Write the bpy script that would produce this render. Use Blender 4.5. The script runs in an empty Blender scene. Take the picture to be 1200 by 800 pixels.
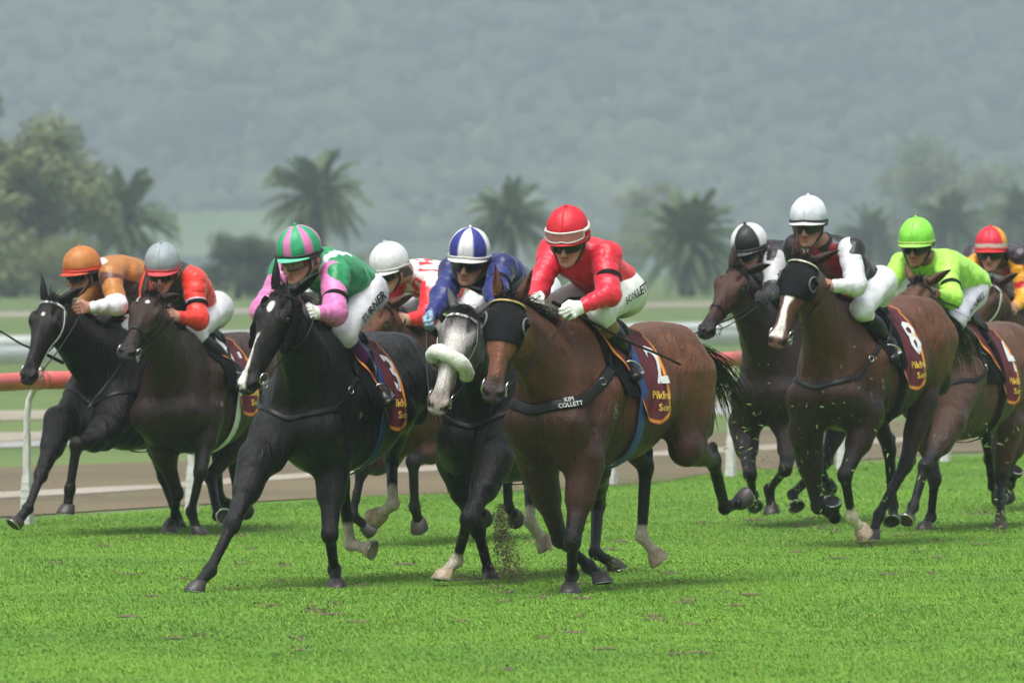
import bpy, math, random, time
import numpy as np
from mathutils import Vector, Matrix, noise as mnoise
sc = bpy.context.scene
COL = sc.collection
T0 = time.time()
PI = math.pi
# ------------------------------------------------------------------ camera, sky, sun, exposure
F_PX, HORIZON, CAM_H = 9500.0, 305.0, 1.8        # 1200 px wide frame
cam_d = bpy.data.cameras.new('camera'); cam = bpy.data.objects.new('camera', cam_d); COL.objects.link(cam)
cam.location = (0, 0, CAM_H); cam.rotation_euler = (PI/2, 0, 0)
cam_d.lens = 285.0; cam_d.sensor_width = 36.0; cam_d.sensor_fit = 'HORIZONTAL'
cam_d.shift_y = -(400-HORIZON)/1200.0
cam_d.clip_start = 1.0; cam_d.clip_end = 6000
cam_d.dof.use_dof = True; cam_d.dof.focus_distance = 45.0; cam_d.dof.aperture_fstop = 6.5
sc.camera = cam
w = bpy.data.worlds.new('World'); sc.world = w; w.use_nodes = True
nt = w.node_tree; nt.nodes.clear()
SUN_EL, SUN_AZ = math.radians(68), math.radians(200)
sky = nt.nodes.new('ShaderNodeTexSky'); sky.sky_type = 'NISHITA'; sky.sun_disc = False
sky.sun_elevation = SUN_EL; sky.sun_rotation = SUN_AZ; sky.air_density = 1.0; sky.dust_density = 6.0; sky.ozone_density = 1.0
hsv = nt.nodes.new('ShaderNodeHueSaturation'); hsv.inputs['Saturation'].default_value = 0.22
bg = nt.nodes.new('ShaderNodeBackground'); bg.inputs[1].default_value = 0.13
wo = nt.nodes.new('ShaderNodeOutputWorld')
nt.links.new(sky.outputs[0], hsv.inputs['Color']); nt.links.new(hsv.outputs[0], bg.inputs[0]); nt.links.new(bg.outputs[0], wo.inputs[0])
sl = bpy.data.lights.new('sun', 'SUN'); sun = bpy.data.objects.new('sun', sl); COL.objects.link(sun)
sl.energy = 1.5; sl.angle = math.radians(25); sl.color = (1.0, 0.97, 0.93)
# Nishita: rotation 0 = +Y, clockwise from above
sd = Vector((math.sin(SUN_AZ)*math.cos(SUN_EL), math.cos(SUN_AZ)*math.cos(SUN_EL), math.sin(SUN_EL)))
sun.rotation_euler = sd.to_track_quat('Z', 'Y').to_euler(); sun.location = (0, 0, 400)
sc.view_settings.view_transform = 'Standard'; sc.view_settings.look = 'None'
sc.view_settings.exposure = 0.85; sc.view_settings.gamma = 1.0
sc.render.engine = 'CYCLES'
sc.cycles.use_denoising = True
sc.cycles.max_bounces = 6; sc.cycles.volume_bounces = 1; sc.cycles.transparent_max_bounces = 8
sc.cycles.use_adaptive_sampling = True

# ------------------------------------------------------------------ materials
def new_mat(name):
    m = bpy.data.materials.new(name); m.use_nodes = True
    return m, m.node_tree, m.node_tree.nodes['Principled BSDF']
def nd(nt, typ, **kw):
    n = nt.nodes.new(typ)
    for k, v in kw.items():
        if k.startswith('i_'): n.inputs[k[2:].replace('_', ' ')].default_value = v
        else: setattr(n, k, v)
    return n
def mat(name, col, rough=.6, var=.12, scale=30, bump=.0, bscale=60, metal=0, spec=.5, coat=0, sheen=0, stretch=None, use_attr=False, detail=4, trans=0):
    m, nt, b = new_mat(name)
    tc = nd(nt, 'ShaderNodeTexCoord'); mp = nd(nt, 'ShaderNodeMapping')
    if stretch: mp.inputs['Scale'].default_value = stretch
    nt.links.new(tc.outputs['Object'], mp.inputs[0])
    n = nd(nt, 'ShaderNodeTexNoise'); n.inputs['Scale'].default_value = scale; n.inputs['Detail'].default_value = detail
    nt.links.new(mp.outputs[0], n.inputs['Vector'])
    mr = nd(nt, 'ShaderNodeMapRange'); mr.inputs[1].default_value = .25; mr.inputs[2].default_value = .75
    mr.inputs[3].default_value = 1-var; mr.inputs[4].default_value = 1+var
    nt.links.new(n.outputs[0], mr.inputs[0])
    mx = nd(nt, 'ShaderNodeMix', data_type='RGBA', blend_type='MULTIPLY'); mx.inputs[0].default_value = 1
    if use_attr:
        at = nd(nt, 'ShaderNodeAttribute', attribute_name='Col'); nt.links.new(at.outputs['Color'], mx.inputs[6])
    else: mx.inputs[6].default_value = (*col, 1)
    nt.links.new(mr.outputs[0], mx.inputs[7]); nt.links.new(mx.outputs[2], b.inputs['Base Color'])
    b.inputs['Roughness'].default_value = rough; b.inputs['Metallic'].default_value = metal
    b.inputs['Specular IOR Level'].default_value = spec
    if coat: b.inputs['Coat Weight'].default_value = coat; b.inputs['Coat Roughness'].default_value = .15
    if sheen: b.inputs['Sheen Weight'].default_value = sheen; b.inputs['Sheen Roughness'].default_value = .4
    if trans: b.inputs['Transmission Weight'].default_value = trans
    if bump:
        n2 = nd(nt, 'ShaderNodeTexNoise'); n2.inputs['Scale'].default_value = bscale; n2.inputs['Detail'].default_value = 5
        nt.links.new(mp.outputs[0], n2.inputs['Vector'])
        bp = nd(nt, 'ShaderNodeBump'); bp.inputs['Strength'].default_value = 1.0; bp.inputs['Distance'].default_value = bump
        nt.links.new(n2.outputs[0], bp.inputs['Height']); nt.links.new(bp.outputs[0], b.inputs['Normal'])
    return m

# ------------------------------------------------------------------ object helpers
def link(o, parent=None):
    COL.objects.link(o)
    if parent is not None: o.parent = parent
    return o
def mesh_from(name, V, Fc, m=None, parent=None, smooth=True, colors=None):
    me = bpy.data.meshes.new(name)
    V = np.asarray(V, dtype=np.float32).reshape(-1, 3)
    if isinstance(Fc, np.ndarray) and len(Fc):
        k = Fc.shape[1]
        me.vertices.add(len(V)); me.vertices.foreach_set('co', V.ravel())
        me.loops.add(Fc.size); me.loops.foreach_set('vertex_index', Fc.astype(np.int32).ravel())
        me.polygons.add(len(Fc)); me.polygons.foreach_set('loop_start', np.arange(0, Fc.size, k, dtype=np.int32))
        me.polygons.foreach_set('loop_total', np.full(len(Fc), k, dtype=np.int32))
        me.update(calc_edges=True)
    else:
        me.from_pydata(V.tolist(), [], [tuple(f) for f in Fc]); me.update()
    if smooth: me.polygons.foreach_set('use_smooth', np.ones(len(me.polygons), dtype=bool))
    if colors is not None:
        ca = me.color_attributes.new('Col', 'FLOAT_COLOR', 'POINT')
        c4 = np.ones((len(V), 4), dtype=np.float32); c4[:, :3] = np.asarray(colors)[:, :3]
        ca.data.foreach_set('color', c4.ravel())
    if m is not None: me.materials.append(m)
    return link(bpy.data.objects.new(name, me), parent)
def thing(name, label, cat, loc=(0, 0, 0), rotz=0, group=None, pitch=0):
    o = bpy.data.objects.new(name, None); COL.objects.link(o)
    o.location = loc; o.rotation_euler = (0, 0, rotz); o['label'] = label; o['category'] = cat
    if group: o['group'] = group
    return o
def tag(o, label=None, cat=None, group=None, kind=None):
    for k, v in (('label', label), ('category', cat), ('group', group), ('kind', kind)):
        if v: o[k] = v
    return o
def vec(*a): return np.array(a, dtype=float)
def unit(v): v = np.asarray(v, float); return v/(np.linalg.norm(v)+1e-12)
class MB:                                       # mesh collector
    def __init__(s): s.v = []; s.f = []; s.c = []
    def add(s, V, Fc, col=None):
        o = len(s.v); s.v += [tuple(p) for p in V]; s.f += [tuple(i+o for i in f) for f in Fc]
        s.c += [tuple(col) if col is not None else (1, 1, 1)]*len(V) if (col is None or np.ndim(col) == 1) else [tuple(c) for c in col]
    def box(s, c, d, R=None, col=None):
        c = np.array(c, float); d = np.array(d, float)/2
        P = np.array([[x, y, z] for z in (-1, 1) for y in (-1, 1) for x in (-1, 1)])*d
        if R is not None: P = P@np.asarray(R)
        s.add(P+c, [(0, 2, 3, 1), (4, 5, 7, 6), (0, 1, 5, 4), (2, 6, 7, 3), (0, 4, 6, 2), (1, 3, 7, 5)], col)
    def tube(s, P, r, n=8, col=None, flat=1.0, nrm=None, caps=True):
        P = np.array(P, float); m = len(P); r = np.ones(m)*r if np.ndim(r) == 0 else np.array(r)
        T = np.gradient(P, axis=0); T /= np.linalg.norm(T, axis=1)[:, None]+1e-9
        up = vec(0, 0, 1) if abs(T[0][2]) < .9 else vec(1, 0, 0)
        V = []
        for i in range(m):
            if nrm is not None: up = nrm[i]
            a = unit(np.cross(T[i], up)); b = np.cross(a, T[i]); up = b
            for k in range(n):
                t = 2*PI*k/n; V.append(P[i]+r[i]*(math.cos(t)*a+math.sin(t)*b*flat))
        Fc = [(i*n+k, i*n+(k+1) % n, (i+1)*n+(k+1) % n, (i+1)*n+k) for i in range(m-1) for k in range(n)]
        if caps: Fc += [tuple(range(n-1, -1, -1)), tuple((m-1)*n+k for k in range(n))]
        s.add(V, Fc, col)
    def ring(s, c, R, r, axis, n=20, k=6, col=None):
        axis = unit(axis); a = unit(np.cross(axis, (0.1, 0.2, 1) if abs(axis[2]) < .9 else (1, 0, 0))); b = np.cross(axis, a)
        V = []
        for i in range(n):
            t = 2*PI*i/n; d = math.cos(t)*a+math.sin(t)*b
            for j in range(k):
                u = 2*PI*j/k; V.append(np.asarray(c)+d*(R+r*math.cos(u))+axis*r*math.sin(u))
        s.add(V, [(i*k+j, ((i+1) % n)*k+j, ((i+1) % n)*k+(j+1) % k, i*k+(j+1) % k) for i in range(n) for j in range(k)], col)
    def grid(s, G, thick=0, nrm=None, col=None, close=False):   # G: (n,m,3) surface, optional thickness along nrm
        n, m = G.shape[:2]
        if nrm is None:
            du = np.gradient(G, axis=0); dv = np.gradient(G, axis=1); nrm = np.cross(du, dv); nrm /= np.linalg.norm(nrm, axis=2)[..., None]+1e-9
        if col is not None and np.ndim(col) == 3: col = np.asarray(col).reshape(-1, 3)
        V = G.reshape(-1, 3); Fc = [(i*m+j, (i+1)*m+j, (i+1)*m+j+1, i*m+j+1) for i in range(n-1) for j in range(m-1)]
        if thick:
            V2 = (G-nrm*thick).reshape(-1, 3); o = n*m
            Fc += [(o+i*m+j, o+i*m+j+1, o+(i+1)*m+j+1, o+(i+1)*m+j) for i in range(n-1) for j in range(m-1)]
            for i in range(n-1):
                Fc += [(i*m, o+i*m, o+(i+1)*m, (i+1)*m), (i*m+m-1, (i+1)*m+m-1, o+(i+1)*m+m-1, o+i*m+m-1)]
            for j in range(m-1):
                Fc += [(j, j+1, o+j+1, o+j), ((n-1)*m+j, o+(n-1)*m+j, o+(n-1)*m+j+1, (n-1)*m+j+1)]
            V = np.vstack([V, V2])
            if col is not None and np.ndim(col) > 1: col = np.vstack([col, col])
        s.add(V, Fc, col)
    def build(s, name, m, parent=None, smooth=True, usecol=False):
        return mesh_from(name, s.v, s.f, m, parent, smooth, np.array(s.c) if usecol else None)

# ------------------------------------------------------------------ signed distance fields and surface nets
class Field:
    def __init__(s): s.p = []
    def copy(s): f = Field(); f.p = list(s.p); return f
    def _add(s, fn, lo, hi, k, sub): s.p.append((fn, np.asarray(lo, float), np.asarray(hi, float), k, sub))
    def cap(s, a, b, r1, r2=None, k=.03, sub=False):
        r2 = r1 if r2 is None else r2
        a = np.asarray(a, float); b = np.asarray(b, float); ba = b-a; L2 = ba@ba+1e-12
        def fn(x, y, z):
            px, py, pz = x-a[0], y-a[1], z-a[2]
            t = np.clip((px*ba[0]+py*ba[1]+pz*ba[2])/L2, 0, 1)
            return np.sqrt((px-t*ba[0])**2+(py-t*ba[1])**2+(pz-t*ba[2])**2)-(r1+(r2-r1)*t)
        R = max(r1, r2); s._add(fn, np.minimum(a, b)-R, np.maximum(a, b)+R, k, sub)
    def ecap(s, a, b, side, wh1, wh2=None, k=.03, sub=False):      # elliptical capsule: w along side, h across
        wh2 = wh2 or wh1
        a = np.asarray(a, float); b = np.asarray(b, float); ba = b-a; L = np.linalg.norm(ba); ax = ba/L
        sd = np.asarray(side, float); sd = unit(sd-ax*(sd@ax)); hv = np.cross(ax, sd)
        def fn(x, y, z):
            px, py, pz = x-a[0], y-a[1], z-a[2]
            q = px*ax[0]+py*ax[1]+pz*ax[2]; t = np.clip(q/L, 0, 1); o = q-t*L
            u = px*sd[0]+py*sd[1]+pz*sd[2]; v = px*hv[0]+py*hv[1]+pz*hv[2]
            W = wh1[0]+(wh2[0]-wh1[0])*t; H = wh1[1]+(wh2[1]-wh1[1])*t; m = np.minimum(W, H)
            return (np.sqrt((u/W)**2+(v/H)**2+(o/m)**2)-1)*m
        R = max(*wh1, *wh2); s._add(fn, np.minimum(a, b)-R, np.maximum(a, b)+R, k, sub)
    def ell(s, c, r, R=None, k=.03, sub=False):
        c = np.asarray(c, float); R = np.eye(3) if R is None else np.asarray(R)
        def fn(x, y, z):
            px, py, pz = x-c[0], y-c[1], z-c[2]; q = 0
            for i in range(3): q = q+((px*R[i][0]+py*R[i][1]+pz*R[i][2])/r[i])**2
            return (np.sqrt(q)-1)*min(r)
        m = max(r); s._add(fn, c-m, c+m, k, sub)
    def loft(s, O, R, T, k=.03, sub=False, n=2.0):                 # T rows: t, top, bottom, halfwidth, egg ; R rows: axis, side, up
        O = np.asarray(O, float); R = np.asarray(R, float); T = np.asarray(T, float); T = T[np.argsort(T[:, 0])]
        ts = np.linspace(T[0, 0], T[-1, 0], 80)
        def cub(c):                                                # smooth (Catmull-Rom) table
            tt = T[:, 0]; m = np.gradient(T[:, c], tt); i = np.clip(np.searchsorted(tt, ts)-1, 0, len(tt)-2)
            h = tt[i+1]-tt[i]; q = (ts-tt[i])/h
            return (2*q**3-3*q**2+1)*T[i, c]+(q**3-2*q**2+q)*h*m[i]+(-2*q**3+3*q**2)*T[i+1, c]+(q**3-q**2)*h*m[i+1]
        top, bot, wd, eg = cub(1), cub(2), cub(3), cub(4)
        zc = (top+bot)/2; hh = (top-bot)/2
        def fn(x, y, z):
            px, py, pz = x-O[0], y-O[1], z-O[2]
            t = px*R[0][0]+py*R[0][1]+pz*R[0][2]; u = px*R[1][0]+py*R[1][1]+pz*R[1][2]; v = px*R[2][0]+py*R[2][1]+pz*R[2][2]
            tc = np.clip(t, ts[0], ts[-1]); Z = np.interp(tc, ts, zc); H = np.interp(tc, ts, hh); W = np.interp(tc, ts, wd); E = np.interp(tc, ts, eg)
            vv = (v-Z)/H; W = W*(1-E*np.clip(vv, -1.2, 1.2))
            m = np.minimum(W, H)
            d = ((np.abs(u/W)**n+np.abs(vv)**n)**(1/n)-1)*m; o = np.abs(t-tc)
            return np.where(o > 0, np.sqrt(np.maximum(d, 0)**2+o**2)+np.minimum(d, 0)*0, d)
        cs = []
        for i in range(0, 80, 8):
            for q in (-1, 1):
                for p in (top[i], bot[i]): cs.append(O+ts[i]*R[0]+q*wd[i]*1.3*R[1]+p*R[2])
        i = 79
        for q in (-1, 1):
            for p in (top[i], bot[i]): cs.append(O+ts[i]*R[0]+q*wd[i]*1.3*R[1]+p*R[2])
        cs = np.array(cs); s._add(fn, cs.min(0)-.02, cs.max(0)+.02, k, sub)
    @staticmethod
    def _mix(a, b, k, sub):
        if sub: h = np.maximum(k-np.abs(a+b), 0)/k; return np.maximum(a, -b)+h*h*k/4
        h = np.maximum(k-np.abs(a-b), 0)/k; return np.minimum(a, b)-h*h*k/4
    def at(s, P):
        P = np.asarray(P, float); x, y, z = P[..., 0], P[..., 1], P[..., 2]; D = np.full(x.shape, 1.0)
        for fn, lo, hi, k, sub in s.p: D = s._mix(D, fn(x, y, z), k, sub)
        return D
    def grad(s, P, e=.003):
        P = np.asarray(P, float); d0 = s.at(P); G = np.stack([s.at(P+np.eye(3)[i]*e)-d0 for i in range(3)], -1)
        return G/(np.linalg.norm(G, axis=-1)[..., None]+1e-9)
    def project(s, P, off=0.0, it=6):
        P = np.array(P, float)
        for _ in range(it):
            g = s.grad(P); P = P-g*(s.at(P)-off)[..., None]*.9
        return P
    def eval_grid(s, xs, ys, zs):
        D = np.full((len(xs), len(ys), len(zs)), .5, dtype=np.float32)
        for fn, lo, hi, k, sub in s.p:
            m = k+.035; idx = []
            for ax, l, h in ((xs, lo[0]-m, hi[0]+m), (ys, lo[1]-m, hi[1]+m), (zs, lo[2]-m, hi[2]+m)):
                a = np.searchsorted(ax, l); b = np.searchsorted(ax, h); idx.append((a, b))
            (a0, a1), (b0, b1), (c0, c1) = idx
            if a1 <= a0 or b1 <= b0 or c1 <= c0: continue
            v = fn(xs[a0:a1, None, None], ys[None, b0:b1, None], zs[None, None, c0:c1])
            D[a0:a1, b0:b1, c0:c1] = s._mix(D[a0:a1, b0:b1, c0:c1], v, k, sub)
        return D
    def mesh(s, vox, fine=(), fvox=.006, clip=None):
        lo = np.min([p[1] for p in s.p if not p[4]], 0)-.03; hi = np.max([p[2] for p in s.p if not p[4]], 0)+.03
        if clip is not None: lo = np.maximum(lo, clip[0]); hi = np.minimum(hi, clip[1])
        axs = []
        for i in range(3):
            c = [lo[i]]
            while c[-1] < hi[i]:
                st = fvox if any(f[0][i] <= c[-1] <= f[1][i] for f in fine) else vox
                c.append(c[-1]+st)
            axs.append(np.array(c))
        D = s.eval_grid(*axs)
        return surface_nets(D, *axs)
def surface_nets(D, xs, ys, zs):
    S = D < 0; nx, ny, nz = D.shape
    cnt = np.zeros((nx-1, ny-1, nz-1), np.int8)
    for i in (0, 1):
        for j in (0, 1):
            for k in (0, 1): cnt += S[i:nx-1+i, j:ny-1+j, k:nz-1+k]
    act = (cnt > 0) & (cnt < 8); I, J, K = np.nonzero(act)
    n = len(I); idm = np.full(act.shape, -1, np.int32); idm[I, J, K] = np.arange(n)
    P = np.zeros((n, 3)); C = np.zeros(n); A = [xs, ys, zs]
    for ax in range(3):
        o1, o2 = [a for a in range(3) if a != ax]
        for p in (0, 1):
            for q in (0, 1):
                c0 = [I, J, K]; c0 = [c.copy() for c in c0]; c0[o1] += p; c0[o2] += q
                c1 = [c.copy() for c in c0]; c1[ax] += 1
                d0 = D[tuple(c0)]; d1 = D[tuple(c1)]; m = (d0 < 0) != (d1 < 0)
                t = np.where(m, d0/(d0-d1+1e-20), 0)
                pt = np.stack([A[a][c0[a]] for a in range(3)], -1)
                pt[:, ax] += t*(A[ax][c1[ax]]-A[ax][c0[ax]])
                P += pt*m[:, None]; C += m
    P /= C[:, None]
    Q = []
    for ax in range(3):
        o1, o2 = ((1, 2), (2, 0), (0, 1))[ax]
        sl0 = [slice(None)]*3; sl1 = [slice(None)]*3; sl0[ax] = slice(0, -1); sl1[ax] = slice(1, None)
        a = S[tuple(sl0)]; b = S[tuple(sl1)]; e = a != b
        c = np.nonzero(e); c = [x.copy() for x in c]
        ok = (c[o1] > 0) & (c[o2] > 0) & (c[o1] < D.shape[o1]-1) & (c[o2] < D.shape[o2]-1); c = [x[ok] for x in c]
        ins = a[tuple(c)]
        def cell(p, q):
            d = [x.copy() for x in c]; d[o1] -= p; d[o2] -= q; return idm[tuple(d)]
        f = np.stack([cell(0, 0), cell(1, 0), cell(1, 1), cell(0, 1)], -1)
        f[~ins] = f[~ins][:, ::-1]; Q.append(f)
    return P, np.vstack(Q)
def fnoise(P, sc_, seed=0):                       # cheap smooth noise in -1..1
    P = np.asarray(P)*sc_; r = np.random.RandomState(seed); o = 0
    for i in range(6):
        d = r.normal(size=3); d /= np.linalg.norm(d); f = 1.0*(1.35**i); o = o+np.sin((P@d)*f+r.rand()*6.3+1.5*np.sin((P@r.normal(size=3))*.5*f))/(1.25**i)
    return o/3.0
# ------------------------------------------------------------------ ground, rails, trees, hills
RN = np.array([-.92311, .38454]); P0 = np.array([-3.16, 54.1])+RN*.45; RD = np.array([.38454, .92311])      # running rail line: point, direction, normal (infield side)
def rl(t, n, z=0.0): q = P0+RD*t+RN*n; return (q[0], q[1], z)
def ground_mat(name, c1, c2, c3, s1=.6, s2=9, s3=60, rough=.9, bump=.02, lanes=None):
    m, nt, b = new_mat(name); tc = nd(nt, 'ShaderNodeTexCoord'); L = nt.links
    def nz(s, det=4, rotate=False):
        n = nd(nt, 'ShaderNodeTexNoise'); n.inputs['Scale'].default_value = s; n.inputs['Detail'].default_value = det; L.new(tc.outputs['Object'], n.inputs['Vector']); return n
    a, c, d = nz(s1), nz(s2, 6), nz(s3, 3)
    r1 = nd(nt, 'ShaderNodeMapRange'); r1.inputs[1].default_value = .35; r1.inputs[2].default_value = .65; L.new(a.outputs[0], r1.inputs[0])
    m1 = nd(nt, 'ShaderNodeMix', data_type='RGBA'); m1.inputs[6].default_value = (*c1, 1); m1.inputs[7].default_value = (*c2, 1); L.new(r1.outputs[0], m1.inputs[0])
    r2 = nd(nt, 'ShaderNodeMapRange'); r2.inputs[1].default_value = .52; r2.inputs[2].default_value = .75; L.new(c.outputs[0], r2.inputs[0])
    m2 = nd(nt, 'ShaderNodeMix', data_type='RGBA'); L.new(m1.outputs[2], m2.inputs[6]); m2.inputs[7].default_value = (*c3, 1); L.new(r2.outputs[0], m2.inputs[0])
    r3 = nd(nt, 'ShaderNodeMapRange'); r3.inputs[1].default_value = .25; r3.inputs[2].default_value = .75; r3.inputs[3].default_value = .65; r3.inputs[4].default_value = 1.35; L.new(d.outputs[0], r3.inputs[0])
    m3 = nd(nt, 'ShaderNodeMix', data_type='RGBA', blend_type='MULTIPLY'); m3.inputs[0].default_value = 1; L.new(m2.outputs[2], m3.inputs[6]); L.new(r3.outputs[0], m3.inputs[7])
    L.new(m3.outputs[2], b.inputs['Base Color']); b.inputs['Roughness'].default_value = rough; b.inputs['Specular IOR Level'].default_value = .25
    bp = nd(nt, 'ShaderNodeBump'); bp.inputs['Distance'].default_value = bump; L.new(c.outputs[0], bp.inputs['Height']); L.new(bp.outputs[0], b.inputs['Normal'])
    return m
G_TRACK = ground_mat('track_soil_green', (.070, .165, .015), (.108, .225, .018), (.13, .19, .03), .45, 5, 90)
G_FIELD = ground_mat('infield_turf', (.115, .17, .050), (.085, .14, .040), (.16, .165, .08), .12, 1.2, 25)
G_DIRT = ground_mat('wet_dirt', (.150, .118, .072), (.110, .088, .056), (.12, .15, .055), .3, 1.6, 24)
G_SAND = ground_mat('pale_sand', (.33, .30, .25), (.27, .24, .19), (.22, .20, .13), .2, 1.6, 30)
G_GREY = ground_mat('pale_gravel', (.30, .30, .28), (.25, .26, .24), (.20, .22, .17), .2, 1.5, 20)
gnd = mesh_from('ground', [(-1150, -20, 0), (1150, -20, 0), (1150, 3920, 0), (-1150, 3920, 0)], [(0, 1, 2, 3)], G_FIELD); tag(gnd, kind='structure')
def strip(name, n0, n1, z, m, t0=-60, t1=1000, wob=0.0, seed=1, step=2.5):
    ts = np.arange(t0, t1, step); V = []
    for t in ts:
        w0 = wob*(math.sin(t*.31+seed)+.6*math.sin(t*.83+seed*2)+.5*math.sin(t*2.1+seed*3)); w1 = wob*(math.sin(t*.27+seed*4)+.6*math.sin(t*.91+seed)+.5*math.sin(t*1.9+seed*2))
        V += [rl(t, n0+w0, z), rl(t, n1+w1, z)]
    F_ = [(2*i, 2*i+2, 2*i+3, 2*i+1) for i in range(len(ts)-1)]
    o = mesh_from(name, V, [f[::-1] for f in F_], m); tag(o, kind='structure'); return o
strip('track_turf', -60, .62, .004, G_TRACK, wob=.05, seed=3)
strip('dirt_track', .57, 6.5, .008, G_DIRT, wob=.38, seed=1)
strip('sand_path', 3.0, 3.7, .012, G_SAND, wob=.16, seed=2)
strip('sand_path', 10.3, 11.6, .010, G_GREY, wob=.25, seed=5)
strip('sand_path', 11.75, 13.0, .016, G_SAND, wob=.4, seed=11)
strip('sand_path', 16.2, 18.2, .010, G_SAND, wob=.5, seed=6)
strip('gravel_path', 46, 62, .010, G_GREY, wob=.6, seed=8)
strip('gravel_path', 90, 100, .010, G_SAND, wob=1.5, seed=9)

# ---- red running rail on white posts
M_RAIL = mat('red_rail_plastic', (.60, .115, .10), .38, .16, 9, .001, 40, spec=.5, stretch=(1, 1, 1))
M_POST = mat('white_post_plastic', (.62, .62, .60), .5, .22, 14, .001, 30)
M_WRAIL = mat('white_rail_paint', (.66, .70, .70), .5, .10, 3)
rr_ = thing('running_rail', 'red plastic running rail on white posts behind the galloping horses', 'rail', rl(0, 0))
base_r = np.array(rl(0, 0))
SP, T_OFF = 2.665, .95; ks = list(range(-3, 26))
for k in ks:
    a, b = np.array(rl(T_OFF+k*SP+.004, 0, .985)), np.array(rl(T_OFF+(k+1)*SP-.004, 0, .985)); mb = MB(); P_ = [a+(b-a)*q-base_r-vec(0, 0, .010*math.sin(PI*q)) for q in np.linspace(0, 1, 7)]
    mb.tube(P_, .0615, 20); mb.build('rail_section', M_RAIL, rr_)
    if k < 16:
        mb = MB(); c = np.array(rl(T_OFF+k*SP, 0, .985))-base_r; d3 = vec(RD[0], RD[1], 0); mb.tube([c-d3*.045, c+d3*.045], [.0628, .0628], 24); mb.build('rail_sleeve', M_RAIL, rr_)
def post_mesh():
    mb = MB(); n3 = vec(RN[0], RN[1], 0); d3 = vec(RD[0], RD[1], 0); Rm = np.array([d3, n3, vec(0, 0, 1)])
    prof = [(0, .076), (.34, .052), (.34, .044), (.62, .040)]
    V = []
    for z, w_ in prof:
        for sx, sy in ((-1, -1), (1, -1), (1, 1), (-1, 1)): V.append(vec(sx*w_/2, sy*w_/2+.10, z)@Rm)
    F_ = [(i*4+j, i*4+(j+1) % 4, (i+1)*4+(j+1) % 4, (i+1)*4+j) for i in range(3) for j in range(4)]+[(12, 13, 14, 15)]
    mb.add(V, F_)
    for i in range(6): mb.box(vec(0, .10, .04+i*.05)@Rm, (.078-.0036*i, .078-.0036*i, .014), Rm)
    arm = [vec(0, .10, .60), vec(0, .10, .74), vec(0, .085, .85), vec(0, .045, .925), vec(0, 0, .94)]; mb.tube([p@Rm for p in arm], [.024, .024, .022, .020, .020], 10)
    return mb.build('post', M_POST, rr_, smooth=False)
p0 = post_mesh(); p0.location = np.array(rl(T_OFF, 0))-base_r
for k in ks:
    if k != 0: c = p0.copy(); COL.objects.link(c); c.parent = rr_; c.location = np.array(rl(T_OFF+k*SP, 0))-base_r
# ---- low white board rails across the infield
def board_fence(n_, z0, z1, label, th=.05, t0=10, t1=260, sp=28):
    r_ = thing('board_fence', label, 'fence', rl(t0, n_), 0, 'white fences across the infield'); b0 = np.array(rl(t0, n_)); nn = vec(RN[0], RN[1], 0); dd = vec(RD[0], RD[1], 0); Rm = np.array([dd, nn, vec(0, 0, 1)])
    m_ = int((t1-t0)/sp)
    for i in range(m_):
        mb = MB(); mb.box(dd*(sp*(i+.5))+vec(0, 0, (z0+z1)/2), (sp-.03, th, z1-z0), Rm); mb.build('board', M_WRAIL, r_)
        mb = MB(); mb.box(dd*(sp*i)+nn*(th/2+.05)+vec(0, 0, z0/2+.02), (.09, .09, z0+.10), Rm); mb.build('post', M_WRAIL, r_)
board_fence(33.5, .13, .42, 'low white board fence crossing the infield behind the red rail', t0=20, t1=220)
board_fence(43.0, .17, .37, 'further pale board fence, just above the nearer white one in the mist', t0=30, t1=270)

# ---- vegetation
def leaf_mat(name, c1, c2, s=.8, sheen=0):
    m, nt, b = new_mat(name); tc = nd(nt, 'ShaderNodeTexCoord'); n = nd(nt, 'ShaderNodeTexNoise'); n.inputs['Scale'].default_value = s; n.inputs['Detail'].default_value = 5
    nt.links.new(tc.outputs['Object'], n.inputs['Vector']); r = nd(nt, 'ShaderNodeMapRange'); r.inputs[1].default_value = .35; r.inputs[2].default_value = .65; nt.links.new(n.outputs[0], r.inputs[0])
    mx = nd(nt, 'ShaderNodeMix', data_type='RGBA'); mx.inputs[6].default_value = (*c1, 1); mx.inputs[7].default_value = (*c2, 1); nt.links.new(r.outputs[0], mx.inputs[0]); nt.links.new(mx.outputs[2], b.inputs['Base Color'])
    b.inputs['Roughness'].default_value = .6; b.inputs['Specular IOR Level'].default_value = .3; return m
M_PALM = leaf_mat('palm_leaf', (.065, .115, .050), (.125, .180, .065)); M_BARK = leaf_mat('palm_bark', (.07, .06, .05), (.045, .04, .035), 6)
M_FRUIT = leaf_mat('orange_fruit_stalks', (.55, .22, .05), (.40, .18, .06), 5)
M_L1 = leaf_mat('yellow_green_leaf', (.18, .21, .08), (.14, .18, .07)); M_L2 = leaf_mat('dark_leaf', (.055, .085, .045), (.075, .105, .05)); M_L3 = leaf_mat('pale_leaf', (.19, .24, .10), (.14, .19, .08)); M_L4 = leaf_mat('forest_leaf', (.040, .065, .035), (.075, .100, .045), .05)
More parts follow.
